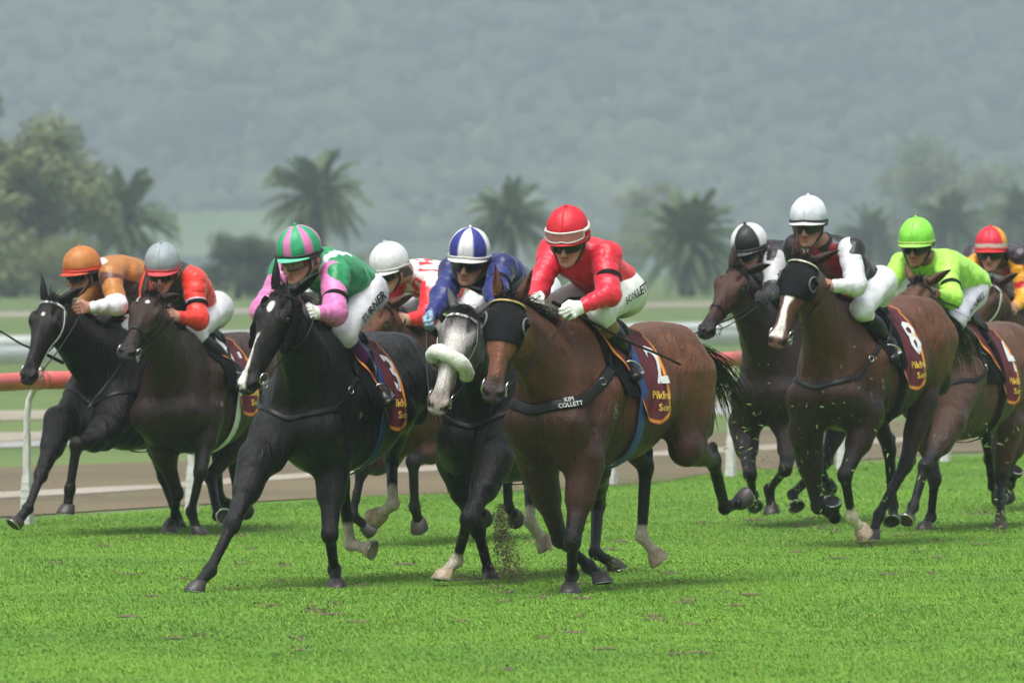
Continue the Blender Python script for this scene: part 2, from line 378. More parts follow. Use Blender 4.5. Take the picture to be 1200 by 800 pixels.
def palm(cx, cz_px, wpx, Z, label, seed, fruit=True):
    rs = random.Random(seed); x = (cx-600)/9500*Z; zc = 1.8-(cz_px-305)/9500*Z; R_ = wpx/2/9500*Z*1.12
    o = thing('palm_tree', label, 'palm', (x, Z, 0), 0, 'palms behind the racecourse')
    mb = MB(); n = 14; P_ = [vec(.05*math.sin(i), .03*math.cos(i*1.3), zc*i/n) for i in range(n+1)]; mb.tube(P_, [R_*(.13+.02*(i % 2)+(.03 if i > n-3 else 0)) for i in range(n+1)], 12); mb.build('trunk', M_BARK, o)
    mb = MB()
    for k in range(88):
        az = rs.uniform(0, 2*PI); el0 = rs.uniform(-.65, 1.5); Lf = R_*rs.uniform(.95, 1.15); d = vec(math.cos(az)*math.cos(el0), math.sin(az)*math.cos(el0), math.sin(el0)); p = vec(0, 0, zc); pts = [p]
        m_ = 11
        for i in range(m_): d = unit(d+vec(0, 0, -.080-.07*i/m_*(1 if el0 > .2 else .6))); p = p+d*Lf/m_; pts.append(p)
        mb.tube(pts, np.linspace(.020, .006, m_+1)*R_*.7, 3, caps=False)
        T = np.gradient(np.array(pts), axis=0)
        for i in range(2, m_*2+1):
            q = i/2; i0 = min(int(q), m_-1); pp = pts[i0]+(pts[i0+1]-pts[i0])*(q-i0); t = unit(T[i0]); s_ = unit(np.cross(t, (0, 0, 1))); L_ = R_*.23*math.sin(PI*min(1, .15+q/m_*.8))**.6
            for sg in (1, -1):
                dd = unit(s_*sg*.9+t*.75+vec(0, 0, rs.uniform(-.35, .25))); w_ = t*R_*.020
                mb.add([pp-w_, pp+w_, pp+dd*L_*.6+vec(0, 0, -.02*R_)+w_*.6, pp+dd*L_+vec(0, 0, -.08*R_)], [(0, 1, 2), (0, 2, 3)])
    mb.build('crown', M_PALM, o)
    if fruit:
        mb = MB()
        for k in range(9):
            az = rs.uniform(0, 2*PI); c = vec(math.cos(az)*R_*.26, math.sin(az)*R_*.26, zc+rs.uniform(-.08, .02)*R_)
            for j in range(26): e = c+vec(rs.gauss(0, .06), rs.gauss(0, .06), rs.gauss(-.02, .05))*R_; mb.add([e, e+vec(.03, 0, .01)*R_, e+vec(.01, .02, -.03)*R_, e+vec(0, -.02, .02)*R_], [(0, 1, 2), (0, 2, 3), (0, 3, 1)])
        tag(mb.build('fruit_stalks', M_FRUIT, o), kind='stuff')
PZ = 420
palm(145, 262, 118, PZ, 'leftmost palm with orange fruit above the two leftmost jockeys', 1)
palm(372, 236, 112, PZ+15, 'tall palm behind the jockey in green and pink', 2, False)
palm(598, 258, 92, PZ, 'palm with orange fruit between the blue and the red jockey', 3)
palm(805, 288, 122, PZ-20, 'widest palm, in the gap right of the red jockey', 4, False)
palm(1018, 285, 78, PZ+230, 'faint palm behind the black and white jockey\'s shoulder', 5, False)
palm(1112, 268, 88, PZ+200, 'faint palm behind the lime green jockey', 6, False)
palm(1196, 258, 80, PZ+200, 'faint palm at the right edge of the picture', 7, False)
def tree(cx, top, bot, wpx, Z, label, m_, seed, lean=0, airy=.0, name='broadleaf_tree', cat='tree', n=None):
    rs = random.Random(seed); x = (cx-600)/9500*Z; zt = 1.8-(top-305)/9500*Z; zb = max(.2, 1.8-(bot-305)/9500*Z); Rw = wpx/2/9500*Z; hc = (zt+zb)/2; Rh = (zt-zb)/2
    o = thing(name, label, cat, (x, Z, 0), 0, 'trees and bushes in the mist'); mb = MB(); tips = []
    mb.tube([vec(0, 0, 0), vec(.05*Rw, 0, hc*.5), vec(0, 0, hc)], [.07*Rw+.03, .05*Rw+.02, .03*Rw], 8)
    clumps = []
    for k in range(int(46*(1-airy*.3))):
        a, e, r = rs.uniform(0, 2*PI), rs.uniform(-1, .9), rs.uniform(.05, .95)**.6; c = vec(math.cos(a)*r*Rw*math.sqrt(max(0, 1-e*e*.6)), math.sin(a)*r*Rw*math.sqrt(max(0, 1-e*e*.6)), hc+e*r*Rh)
        if k % 3 == 0 and airy < .5: rr2 = rs.uniform(.2, .95); c = vec(math.cos(a)*rr2*Rw, math.sin(a)*rr2*Rw, hc-Rh*rs.uniform(.3, .9))
        clumps.append((c, rs.uniform(.24, .42)*(1-airy*.3)))
        if k < 10: mb.tube([vec(0, 0, hc*.55), c*vec(.4, .4, 1)*.5+vec(0, 0, hc*.35), c], [.03*Rw, .018*Rw, .008*Rw], 5)
    mb.build('trunk', M_BARK, o); mb = MB(); V, F_ = [], []
    s0 = min(Rw, Rh)
    for c, r in clumps:
        for j in range(n or 240):
            d = unit(vec(rs.gauss(0, 1), rs.gauss(0, 1), rs.gauss(0, 1))); p = c+d*r*s0*rs.uniform(.4, 1.05)*vec(1.15, 1.15, .85); l = s0*rs.uniform(.022, .050); a = unit(vec(rs.gauss(0, 1), rs.gauss(0, 1), rs.gauss(0, .6)))*l; b = unit(np.cross(a, d+vec(.01, 0, 0)))*l*.6
            i = len(V); V += [p-a, p+b, p+a, p-b]; F_.append((i, i+1, i+2, i+3))
    mesh_from('crown', V, np.array(F_), m_, o, False)
tree(15, 82, 380, 205, 391, 'large yellow-green tree at the left edge behind the leftmost jockey', M_L1, 11, airy=.2, n=620)
tree(60, 262, 392, 110, 380, 'rounded bushes under the large tree at the left edge', M_L1, 12, n=200)
tree(278, 262, 385, 118, 376, 'dark rounded tree between the grey cap and the green and pink cap', M_L2, 13, n=420)
tree(232, 318, 392, 70, 388, 'small dark bush left of the dark rounded tree', M_L2, 14, name='bush', cat='bush', n=130)
tree(450, 285, 385, 90, 400, 'misty olive bush right behind the white-capped jockey in checks', M_L1, 15, name='bush', cat='bush')
tree(515, 300, 385, 70, 414, 'misty bush between the white cap and the blue and white cap', M_L3, 16, name='bush', cat='bush', n=130)
tree(770, 208, 300, 90, 900, 'pale tall tree behind the widest palm', M_L3, 17, n=400)
tree(722, 262, 385, 80, 750, 'pale bush right of the red jockey', M_L3, 18, name='bush', cat='bush', n=150)
tree(1108, 158, 330, 160, 1000, 'large round pale tree above the lime green jockey', M_L3, 19, n=480)
tree(1030, 300, 390, 110, 455, 'bush line behind the black and white jockey', M_L2, 20, name='bush', cat='bush', n=150)
tree(1150, 290, 390, 150, 462, 'bushes behind the lime green and yellow jockeys', M_L2, 21, name='bush', cat='bush', n=150)
tree(640, 290, 385, 60, 469, 'small misty bush hidden mostly behind the red jockey', M_L3, 22, name='bush', cat='bush', n=120)
tree(880, 305, 388, 90, 455, 'low bush left of the quartered black and white cap', M_L3, 23, name='bush', cat='bush', n=130)
tree(350, 300, 388, 60, 414, 'low bush behind the green and pink jockey\'s shoulder', M_L2, 24, name='bush', cat='bush', n=120)
# ---- hills with forest
def hill_h(x, y):
    r = np.clip((y-1900)/2000, 0, 1); s = r**1.3; h = s*420+np.clip((y-1700)/1200, 0, 1)*8*(np.sin(x*.006+1)+.6*np.sin(x*.015+y*.006)+1.2)
    return h+s*(26*np.sin(x*.008+.7)+13*np.sin(x*.019+y*.009))
xs_ = np.linspace(-1100, 1100, 100); ys_ = np.linspace(1500, 3900, 110); X_, Y_ = np.meshgrid(xs_, ys_, indexing='ij'); Z_ = hill_h(X_, Y_)-.3
G_HILL = ground_mat('hill_scrub', (.045, .068, .035), (.06, .085, .04), (.07, .10, .04), .02, .1, 1.5)
G_MEAD = ground_mat('hill_meadow', (.16, .24, .08), (.12, .19, .06), (.10, .16, .05), .02, .1, 1.5)
mb = MB(); mb.grid(np.stack([X_, Y_, Z_], -1)); hl_ = mb.build('hills', G_HILL); tag(hl_, kind='structure')
q1, q2 = np.meshgrid(np.linspace(-.050, -.022, 20), np.linspace(1905, 2035, 16), indexing='ij'); mb = MB(); mb.grid(np.stack([q1*q2, q2+q1*400, hill_h(q1*q2, q2+q1*400)+.9], -1)); tag(mb.build('meadow', G_MEAD), kind='structure')
rs_ = np.random.RandomState(5); V_, F_ = [], []; C_ = []
import itertools
def ico(n=2):
    import bmesh
    b = bmesh.new(); bmesh.ops.create_icosphere(b, subdivisions=n, radius=1); v = np.array([tuple(p.co) for p in b.verts]); f = np.array([[q.index for q in p.verts] for p in b.faces]); b.free(); return v, f
iv, if_ = ico(2); iv1, if1 = ico(1); off = 0; Vs, Fs, Cs = [], [], []
cnt = 0
while cnt < 3200:
    y = 1960+(3200-1960)*rs_.rand()**1.05; x = rs_.uniform(-.072, .072)*y+rs_.uniform(-15, 15)
    if -.049 < x/y < -.023 and y < 2020: continue
    big = rs_.rand() < .10; r = rs_.uniform(4.5, 8.5) if big else rs_.uniform(1.8, 4.6); bv, bf_ = (iv, if_) if big else (iv1, if1)
    nzz = fnoise(bv+rs_.rand(3)*9, 3.0, cnt % 7)*.26+fnoise(bv+rs_.rand(3)*9, 8, cnt % 5)*.16
    v = bv*(1+nzz[:, None])*vec(r*rs_.uniform(.8, 1.3), r, r*rs_.uniform(.7, 1.35))+vec(x, y, float(hill_h(x, y))+r*.35); Vs.append(v); Fs.append(bf_+off); off += len(v)
    pt = math.sin(x*.021+y*.004)+math.sin(x*.009-y*.013+2)+rs_.normal(0, .7)
    c = vec(.036, .060, .032)*(1-max(0, min(1, pt*.35+.3)))+vec(.115, .140, .050)*max(0, min(1, pt*.35+.3)); c = c*rs_.uniform(.7, 1.3); Cs.append(np.tile(c, (len(v), 1))*(1+.35*nzz[:, None]/.3)); cnt += 1
M_FOR = mat('forest_canopy', (1, 1, 1), .85, .6, .35, 1.6, .5, use_attr=True)
fo = mesh_from('forest', np.vstack(Vs), np.vstack(Fs), M_FOR, None, True, np.clip(np.vstack(Cs), .01, .4)); tag(fo, kind='stuff')
# ---- turf: real blades on the near track
rg = np.random.RandomState(11); NB = 440000
u = rg.rand(NB*2); Zb = 1/(1/33.0+(1/76.0-1/33.0)*u**.72); xb = rg.uniform(-.068, .068, NB*2)*Zb
nd_ = (xb-P0[0])*RN[0]+(Zb-P0[1])*RN[1]; k_ = nd_ < .57+.12*np.sin(Zb*3)+rg.normal(0, .06, NB*2); xb, Zb = xb[k_][:NB], Zb[k_][:NB]; nb_ = len(xb)
pat = fnoise(np.stack([xb, Zb, xb*0], -1), 1.3, 21); pat2 = fnoise(np.stack([xb, Zb, xb*0], -1), 5.5, 22)
hgt = (.008+.011*rg.rand(nb_)**1.5)*(1+.35*pat2); az = rg.uniform(0, 2*PI, nb_); wdt = .0016+.0014*rg.rand(nb_)+Zb*.00002; ln = rg.uniform(.1, .9, nb_)*hgt
sx, sy = np.cos(az+PI/2)*wdt, np.sin(az+PI/2)*wdt; lx, ly = np.cos(az)*ln-.3*hgt, np.sin(az)*ln
B0 = np.stack([xb-sx, Zb-sy, 0*xb+.003], -1); B1 = np.stack([xb+sx, Zb+sy, 0*xb+.003], -1); T_ = np.stack([xb+lx, Zb+ly, hgt], -1)
Vg = np.stack([B0, B1, T_], 1).reshape(-1, 3); ii = np.arange(nb_*3)
me = bpy.data.meshes.new('turf_grass'); me.vertices.add(len(Vg)); me.vertices.foreach_set('co', Vg.astype(np.float32).ravel())
me.loops.add(len(ii)); me.loops.foreach_set('vertex_index', ii.astype(np.int32)); me.polygons.add(nb_)
me.polygons.foreach_set('loop_start', (np.arange(nb_)*3).astype(np.int32)); me.polygons.foreach_set('loop_total', np.full(nb_, 3, np.int32)); me.update(calc_edges=True)
g1, g2, g3, g4 = vec(.118, .262, .017), vec(.165, .325, .024), vec(.068, .180, .016), vec(.27, .28, .05)
t_ = np.clip(.5+.55*pat+.25*rg.normal(0, 1, nb_), 0, 1)[:, None]; cb = g3*(1-t_)+g2*t_; cb = cb*.6+g1*.4; yl = (rg.rand(nb_) < .05+.10*np.clip(pat2-.5, 0, 1))[:, None]; cb = np.where(yl, g4, cb); cb = cb*rg.uniform(.8, 1.18, (nb_, 1))
ca = me.color_attributes.new('Col', 'FLOAT_COLOR', 'POINT'); c5 = np.ones((nb_, 3, 4), np.float32); c5[:, :, :3] = cb[:, None, :]; ca.data.foreach_set('color', c5.ravel())
M_GRASS = mat('grass_blade', (1, 1, 1), .55, .08, 3, use_attr=True, spec=.3); me.materials.append(M_GRASS)
b_ = M_GRASS.node_tree.nodes['Principled BSDF']
tg = bpy.data.objects.new('turf_grass', me); COL.objects.link(tg); tag(tg, kind='stuff')
# ---- divots, clippings and dirt thrown up by the hooves
def at_px(u, v, Y): return vec((u-600)/9500*Y, Y, 1.8-(v-305)/9500*Y)
M_CLIP = mat('grass_clippings', (1, 1, 1), .6, .2, 20, use_attr=True); M_CLOD = mat('mud_clods', (.10, .07, .045), .9, .4, 60)
rs = random.Random(77)
def clippings(regions):
    mb = MB()
    for (u, v, ru, rv, Y, n, sz) in regions:
        for _ in range(n):
            c = at_px(u+rs.gauss(0, ru), v+rs.gauss(0, rv), Y+rs.gauss(0, .35)); c[2] = max(.02, c[2]); d = unit(vec(rs.gauss(0, 1), rs.gauss(0, .5), rs.gauss(.2, 1)))*rs.uniform(.4, 1)*sz; s_ = unit(np.cross(d, (rs.gauss(0, 1), 1, rs.gauss(0, 1))))*rs.uniform(.002, .0045); bend = vec(rs.gauss(0, .2), 0, rs.gauss(0, .2))*sz
            mb.add([c-d-s_, c-d+s_, c+bend+s_, c+bend-s_, c+d], [(0, 1, 2, 3), (3, 2, 4)], rs.choice([(.13, .24, .03), (.09, .18, .02), (.20, .23, .06), (.07, .12, .02)]))
    o = mb.build('grass_clippings', M_CLIP, usecol=True); tag(o, kind='stuff')
clippings([(872, 520, 10, 18, 49.5, 22, .025), (892, 575, 22, 22, 49.5, 35, .02), (960, 560, 40, 30, 50.5, 70, .022), (960, 470, 60, 40, 50, 40, .014), (1050, 560, 40, 30, 50, 30, .02), (1165, 515, 18, 14, 53, 30, .025), (1172, 600, 8, 20, 53.5, 50, .02), (600, 640, 30, 25, 45, 50, .012), (720, 655, 25, 8, 44.5, 40, .014)])
def clods(regions):
    mb = MB()
    for (u0, v0, u1, v1, wd, Y, n, sz) in regions:
        for _ in range(n):
            q = rs.random(); c = at_px(u0+(u1-u0)*q+rs.gauss(0, wd*(.5+q)), v0+(v1-v0)*q, Y+rs.gauss(0, .15)); c[2] = max(.01, c[2]); s_ = sz*rs.uniform(.4, 1)**2*1.3
            R3 = [unit(vec(rs.gauss(0, 1), rs.gauss(0, 1), rs.gauss(0, 1))) for _ in range(4)]; mb.add([c+r*s_*rs.uniform(.5, 1) for r in R3], [(0, 1, 2), (0, 3, 1), (1, 3, 2), (2, 3, 0)])
    o = mb.build('mud_spray', M_CLOD, smooth=False); tag(o, kind='stuff')
clods([(586, 590, 606, 682, 6, 45.0, 3200, .007), (582, 600, 592, 675, 5, 45.0, 1400, .010), (700, 660, 735, 672, 14, 44.3, 300, .006), (1172, 600, 1174, 628, 4, 53.5, 350, .007), (1010, 628, 1016, 640, 6, 50, 120, .010), (900, 590, 960, 640, 20, 51, 120, .006), (560, 560, 830, 640, 60, 45, 60, .005), (200, 600, 330, 700, 60, 46, 14, .006)])
# ---- divots and torn turf round the hooves
mb = MB()
for _ in range(95):
    u_, v_ = rs.choice([(230, 640), (390, 690), (560, 680), (690, 690), (900, 615), (1010, 635), (1100, 620), (760, 720), (300, 720), (600, 740)]); u_ += rs.gauss(0, 90); v_ += rs.gauss(0, 26); v_ = max(618+(640-u_)*.03, v_)
    Yd = 17100/(v_-305); c = vec((u_-600)/9500*Yd, Yd, .006); r = rs.uniform(.02, .06); k7 = 9
    P_ = [c+vec(math.cos(2*PI*i/k7)*r*rs.uniform(.6, 1.3)*1.4, math.sin(2*PI*i/k7)*r*rs.uniform(.6, 1.3), rs.uniform(0, .006)) for i in range(k7)]; mb.add(P_+[c+vec(0, 0, .010)], [(i, (i+1) % k7, k7) for i in range(k7)])
    for _k in range(7):
        q = c+vec(rs.gauss(0, r*1.6), rs.gauss(0, r*1.6), rs.uniform(.008, .022)); R3 = [unit(vec(rs.gauss(0, 1), rs.gauss(0, 1), rs.gauss(0, 1))) for _ in range(4)]; mb.add([q+x*rs.uniform(.005, .013) for x in R3], [(0, 1, 2), (0, 3, 1), (1, 3, 2), (2, 3, 0)])
dv = mb.build('turf_divots', M_CLOD, smooth=False); tag(dv, kind='stuff')
# ---- the mist
hz = MB(); hz.box((0, 1960, 245), (2400, 3980, 492)); h_o = hz.build('haze', None, smooth=False); tag(h_o, kind='stuff')
hm_, hnt = bpy.data.materials.new('mist'), None; hm_.use_nodes = True; hnt = hm_.node_tree; hnt.nodes.clear()
pv = hnt.nodes.new('ShaderNodeVolumePrincipled'); pv.inputs['Color'].default_value = (.49, .565, .675, 1); pv.inputs['Density'].default_value = .0006; pv.inputs['Anisotropy'].default_value = .1
oo = hnt.nodes.new('ShaderNodeOutputMaterial'); hnt.links.new(pv.outputs[0], oo.inputs['Volume']); h_o.data.materials.append(hm_)
# ------------------------------------------------------------------ horses
def coat_mat(name, rough=.36, bump=.006, spec=.27):
    m, nt, b = new_mat(name)
    tc = nd(nt, 'ShaderNodeTexCoord'); at = nd(nt, 'ShaderNodeAttribute', attribute_name='Col')
    n = nd(nt, 'ShaderNodeTexNoise'); n.inputs['Scale'].default_value = 5; n.inputs['Detail'].default_value = 6
    mp = nd(nt, 'ShaderNodeMapping'); mp.inputs['Scale'].default_value = (1, 1, .35)
    nt.links.new(tc.outputs['Object'], mp.inputs[0]); nt.links.new(mp.outputs[0], n.inputs['Vector'])
    mr = nd(nt, 'ShaderNodeMapRange'); mr.inputs[1].default_value = .3; mr.inputs[2].default_value = .7; mr.inputs[3].default_value = .62; mr.inputs[4].default_value = 1.3
    nt.links.new(n.outputs[0], mr.inputs[0])
    f = nd(nt, 'ShaderNodeTexNoise'); f.inputs['Scale'].default_value = 160; f.inputs['Detail'].default_value = 3
    mp2 = nd(nt, 'ShaderNodeMapping'); mp2.inputs['Scale'].default_value = (1, 1, .25)
    nt.links.new(tc.outputs['Object'], mp2.inputs[0]); nt.links.new(mp2.outputs[0], f.inputs['Vector'])
    mrf = nd(nt, 'ShaderNodeMapRange'); mrf.inputs[1].default_value = .3; mrf.inputs[2].default_value = .7; mrf.inputs[3].default_value = .68; mrf.inputs[4].default_value = 1.32
    nt.links.new(f.outputs[0], mrf.inputs[0])
    mu = nd(nt, 'ShaderNodeMath', operation='MULTIPLY'); nt.links.new(mr.outputs[0], mu.inputs[0]); nt.links.new(mrf.outputs[0], mu.inputs[1])
    mx = nd(nt, 'ShaderNodeMix', data_type='RGBA', blend_type='MULTIPLY'); mx.inputs[0].default_value = 1
    nt.links.new(at.outputs['Color'], mx.inputs[6]); nt.links.new(mu.outputs[0], mx.inputs[7]); nt.links.new(mx.outputs[2], b.inputs['Base Color'])
    b.inputs['Specular IOR Level'].default_value = spec
    rr = nd(nt, 'ShaderNodeMapRange'); rr.inputs[1].default_value = .35; rr.inputs[2].default_value = .65; rr.inputs[3].default_value = rough-.14; rr.inputs[4].default_value = rough+.2
    nt.links.new(n.outputs[0], rr.inputs[0]); nt.links.new(rr.outputs[0], b.inputs['Roughness'])
    # sinew and vein relief + hair
    v = nd(nt, 'ShaderNodeTexNoise'); v.inputs['Scale'].default_value = 11; v.inputs['Detail'].default_value = 4; v.inputs['Distortion'].default_value = 1.2
    nt.links.new(mp.outputs[0], v.inputs['Vector'])
    ad = nd(nt, 'ShaderNodeMath', operation='MULTIPLY_ADD'); ad.inputs[1].default_value = .34
    nt.links.new(f.outputs[0], ad.inputs[0]); nt.links.new(v.outputs[0], ad.inputs[2])
    bp = nd(nt, 'ShaderNodeBump'); bp.inputs['Strength'].default_value = .9; bp.inputs['Distance'].default_value = bump*4
    nt.links.new(ad.outputs[0], bp.inputs['Height'])
    vn = nt.nodes.new('ShaderNodeTexNoise'); vn.noise_type = 'RIDGED_MULTIFRACTAL'; vn.inputs['Scale'].default_value = 5.5; vn.inputs['Detail'].default_value = 2; vn.inputs['Distortion'].default_value = 1.5
    nt.links.new(mp.outputs[0], vn.inputs['Vector']); b2 = nd(nt, 'ShaderNodeBump'); b2.inputs['Strength'].default_value = .7; b2.inputs['Distance'].default_value = .008
    nt.links.new(vn.outputs[0], b2.inputs['Height']); nt.links.new(bp.outputs[0], b2.inputs['Normal']); nt.links.new(b2.outputs[0], b.inputs['Normal'])
    return m
M_COAT = coat_mat('coat')
M_HAIR = mat('mane_hair', (.012, .009, .008), .5, .3, 60)
M_HAIRG = mat('mane_hair_grey', (.06, .058, .056), .6, .4, 60)
M_EYE = mat('horse_eye', (.006, .004, .003), .06, 0, spec=.8)
M_LEATHER = mat('black_leather', (.005, .005, .005), .42, .2, 80, .001, 200, spec=.3)
M_WHITEL = mat('white_strap', (.62, .62, .60), .5, .2, 90, .001, 200)
M_STEEL = mat('steel', (.6, .6, .6), .22, .1, metal=1)
M_HOOF = mat('hoof_horn', (.035, .030, .027), .45, .4, 25, .002, 90)
M_HOOFL = mat('hoof_pale', (.36, .28, .19), .45, .5, 22, .002, 90)
M_HOOD = mat('hood_cloth', (.008, .008, .0095), .9, .35, 120, .002, 260, spec=.15)
M_RING = mat('grey_trim', (.10, .11, .12), .6, .1)
M_CLOTH = mat('saddle_cloth_fabric', (1, 1, 1), .75, .14, 25, .004, 30, use_attr=True)
M_FLEECE = mat('sheepskin', (.66, .70, .60), .95, .2, 60, .006, 120, sheen=.5)
M_FLEECEB = mat('black_sheepskin', (.005, .005, .005), .98, .3, 45, .02, 90, spec=.1)
M_PRINT = mat('white_print', (.7, .7, .72), .7, .1)
M_GOLD = mat('gold_print', (.72, .46, .06), .7, .1)
M_BLUE = mat('blue_webbing', (.015, .05, .20), .6, .2, 120, .001, 300)
M_PAD = mat('pad_cloth', (.004, .004, .005), .9, .2, 100, .002, 200, spec=.15)
M_WHITEC = mat('white_cloth', (.68, .69, .70), .8, .1, 40, .003, 50)

TRUNK = [  # x, top, bottom, halfwidth, egg
 [.78, 1.29, .96, .11, .0], [.69, 1.40, .88, .155, .05], [.55, 1.50, .82, .192, .10], [.40, 1.56, .79, .218, .20], [.22, 1.565, .785, .258, .20],
 [.0, 1.525, .795, .275, .12], [-.22, 1.515, .83, .28, .08], [-.42, 1.54, .92, .255, .08], [-.60, 1.575, 1.00, .235, .12], [-.78, 1.54, 1.05, .20, .15],
 [-.92, 1.46, 1.10, .135, .1], [-.985, 1.38, 1.18, .07, 0]]
I3 = np.eye(3)
def head_frame(poll, nose, roll):
    a = unit(nose-poll); s = unit(np.cross((0, 0, 1), a)); v = np.cross(a, s)
    c, q = math.cos(roll), math.sin(roll); s2 = c*s+q*v; v2 = np.cross(a, s2)
    return np.array([a, s2, v2])
def trunk_field():
    f = Field(); f.loft((0, 0, 0), [(1, 0, 0), (0, 1, 0), (0, 0, 1)], TRUNK, k=.03)
    f.ecap((.52, 0, 1.49), (.20, 0, 1.54), (0, 1, 0), (.05, .085), (.045, .07), k=.11)
    return f
def head_field(O, R, f=None):
    f = f or Field(); W = lambda t, u, v: O+t*R[0]+u*R[1]+v*R[2]
    f.loft(O, R, [[-.045, -.005, -.085, .045, 0], [.02, .03, -.125, .072, 0], [.09, .055, -.18, .093, -.12], [.16, .060, -.20, .099, -.2], [.23, .054, -.18, .085, -.18], [.31, .045, -.125, .059, -.1],
                  [.40, .036, -.088, .048, 0], [.48, .033, -.066, .046, .0], [.545, .026, -.062, .051, 0], [.60, .008, -.062, .047, 0], [.628, -.012, -.045, .028, 0]], k=.03, n=2.3)
    f.cap(W(.20, 0, .040), W(.50, 0, .020), .020, .017, k=.025)
    for s in (1, -1):
        f.ell(W(.165, s*.086, .012), (.045, .022, .030), R, k=.03)          # orbit
        f.cap(W(.13, s*.070, .040), W(.185, s*.080, .030), .016, .014, k=.02)  # brow
        f.ell(W(.175, s*.108, .004), (.024, .014, .017), R, k=.012, sub=True)
        f.ell(W(.165, s*.066, -.115), (.085, .028, .07), R, k=.03)           # cheek
        f.cap(W(.24, s*.068, -.030), W(.34, s*.055, -.022), .012, .008, k=.02)  # facial crest
        f.ell(W(.105, s*.062, .030), (.03, .012, .02), R, k=.03, sub=True)    # temple hollow
        f.ell(W(.575, s*.042, -.008), (.040, .022, .030), R, k=.02)
        f.ell(W(.588, s*.062, -.004), (.024, .018, .020), R, k=.010, sub=True)  # nostril
        f.ell(W(.594, s*.040, -.004), (.020, .022, .015), R, k=.008, sub=True)
    f.cap(W(.545, .02, -.062), W(.545, -.02, -.062), .026, k=.02)
    f.ecap(W(.64, .0, -.046), W(.50, .0, -.040), R[1], (.07, .0045), k=.008, sub=True)  # mouth line
    return f
LEGCOL = {}
def build_horse(name, rig, cfg):
    root_w = vec(*rig['org']); psi = math.radians(rig['psi'])
    o = thing(name, cfg['label'], 'horse', root_w, -PI/2-psi, 'racehorses galloping along the track')
    o.rotation_mode = 'XYZ'; o.rotation_euler = (0, -math.radians(rig['pitch']), -PI/2-psi)
    P = {k: [vec(*q) for q in rig[k]] for k in ('LF', 'RF', 'LH', 'RH')}
    poll, nose = vec(*rig['poll']), vec(*rig['nose'])
    R = head_frame(poll, nose, 0)
    if cfg.get('facecam', .3):                                             # turn of the head about its own length
        cd_ = vec(math.cos(psi), math.sin(psi), 0); R = head_frame(poll, nose, -math.atan2(cd_@R[1], cd_@R[2])*cfg.get('facecam', .3)); O = poll-R[2]*.02
    f = trunk_field()
    # neck
    N0 = vec(.44, 0, 1.235); N1 = O+R[0]*.055-R[2]*.075; L = np.linalg.norm(N1-N0); ax = (N1-N0)/L
    sd = unit(np.cross((0, 0, 1), ax)*.75+.25*np.array(R[1])); sd = unit(sd-ax*(sd@ax)); up = np.cross(ax, sd); RN = [ax, sd, up]
    f.loft(N0, RN, [[0, .27, -.31, .20, .05], [.2*L, .24, -.27, .168, .12], [.42*L, .20, -.215, .134, .15], [.64*L, .165, -.170, .108, .12], [.84*L, .138, -.140, .089, .05], [L, .10, -.115, .075, 0]], k=.09)
    crest = lambda q: N0+ax*L*q+up*(np.interp(q, [0, .2, .42, .64, .84, 1], [.27, .24, .20, .165, .138, .10]))
    for s in (1, -1):
        f.cap(N0+ax*.10*L-up*.14+sd*s*.055, N0+ax*.86*L-up*.075+sd*s*.040, .055, .034, k=.035)  # brachiocephalic
        f.cap(N0+ax*.15*L+up*.03+sd*s*.075, N0+ax*.8*L+up*.02+sd*s*.045, .06, .035, k=.04)
        f.cap(N0+ax*.2*L-up*.225+sd*s*.012, N0+ax*.9*L-up*.115+sd*s*.02, .035, .03, k=.03)
    head_field(O, R, f)
    # shoulders and haunches
    for s, Fk, Hk in ((1, 'LF', 'LH'), (-1, 'RF', 'RH')):
        el, kn, fe, ho = P[Fk]; S = vec(.70, s*.142, 1.06); S = S+(el-S)*.12
        f.ecap((.40, s*.095, 1.47), S, (0, 1, 0), (.055, .13), (.074, .11), k=.06)
        f.ell(S+vec(.01, -s*.035, -.02), (.110, .085, .12), k=.05)
        f.cap(vec(.30, s*.135, 1.25)*.6+.4*(el+vec(-.12, 0, .3)), el+vec(-.03, 0, .04), .145, .075, k=.05)   # triceps
        f.cap(S, el, .105, .082, k=.05)
        f.cap((.74, s*.07, 1.05), el*.5+S*.5+vec(.02, -s*.05, -.05), .095, .085, k=.05)                       # pectoral
        fa = kn-el; d = unit(fa); bk = unit(np.cross(d, (0, 1, 0))); bk = bk if bk[0] < 0 else -bk           # backwards dir
        f.cap(el+vec(0, 0, .05), el+fa*.40, .108, .082, k=.04)
        f.cap(el-bk*.03+fa*.05, el+fa*.42-bk*.012, .062, .050, k=.025)
        f.cap(el+bk*.035+fa*.02, el+fa*.5+bk*.012, .055, .040, k=.02)
        f.cap(el+fa*.3, kn, .068, .042, k=.03)
        f.ell(kn, (.044, .047, .056), k=.02); f.ell(kn+bk*.024-d*.012, (.022, .026, .028), k=.015)
        cn = fe-kn; cd = unit(cn); cb = unit(np.cross(cd, (0, 1, 0))); cb = cb if cb@bk > 0 else -cb
        f.cap(kn, fe, .034, .027, k=.02); f.cap(kn+cb*.024+cn*.1, fe+cb*.020, .013, .014, k=.010)
        f.ell(fe, (.040, .041, .043), k=.015); f.ell(fe+cb*.020, (.020, .022, .022), k=.012)
        f.cap(fe, ho, .031, .034, k=.015)
        st, hk, fe, ho = P[Hk]; H = vec(-.62, s*.13, 1.30); 
        f.ell((-.60, s*.115, 1.40), (.24, .12, .16), k=.05)                                                # gluteal
        f.cap(vec(-.56, s*.13, 1.28), st+vec(.02, -s*.04, .12), .162, .095, k=.07)
        f.cap(H+vec(-.12, 0, -.02), st*.78+hk*.22+vec(-.02, 0, .05), .150, .075, k=.06)
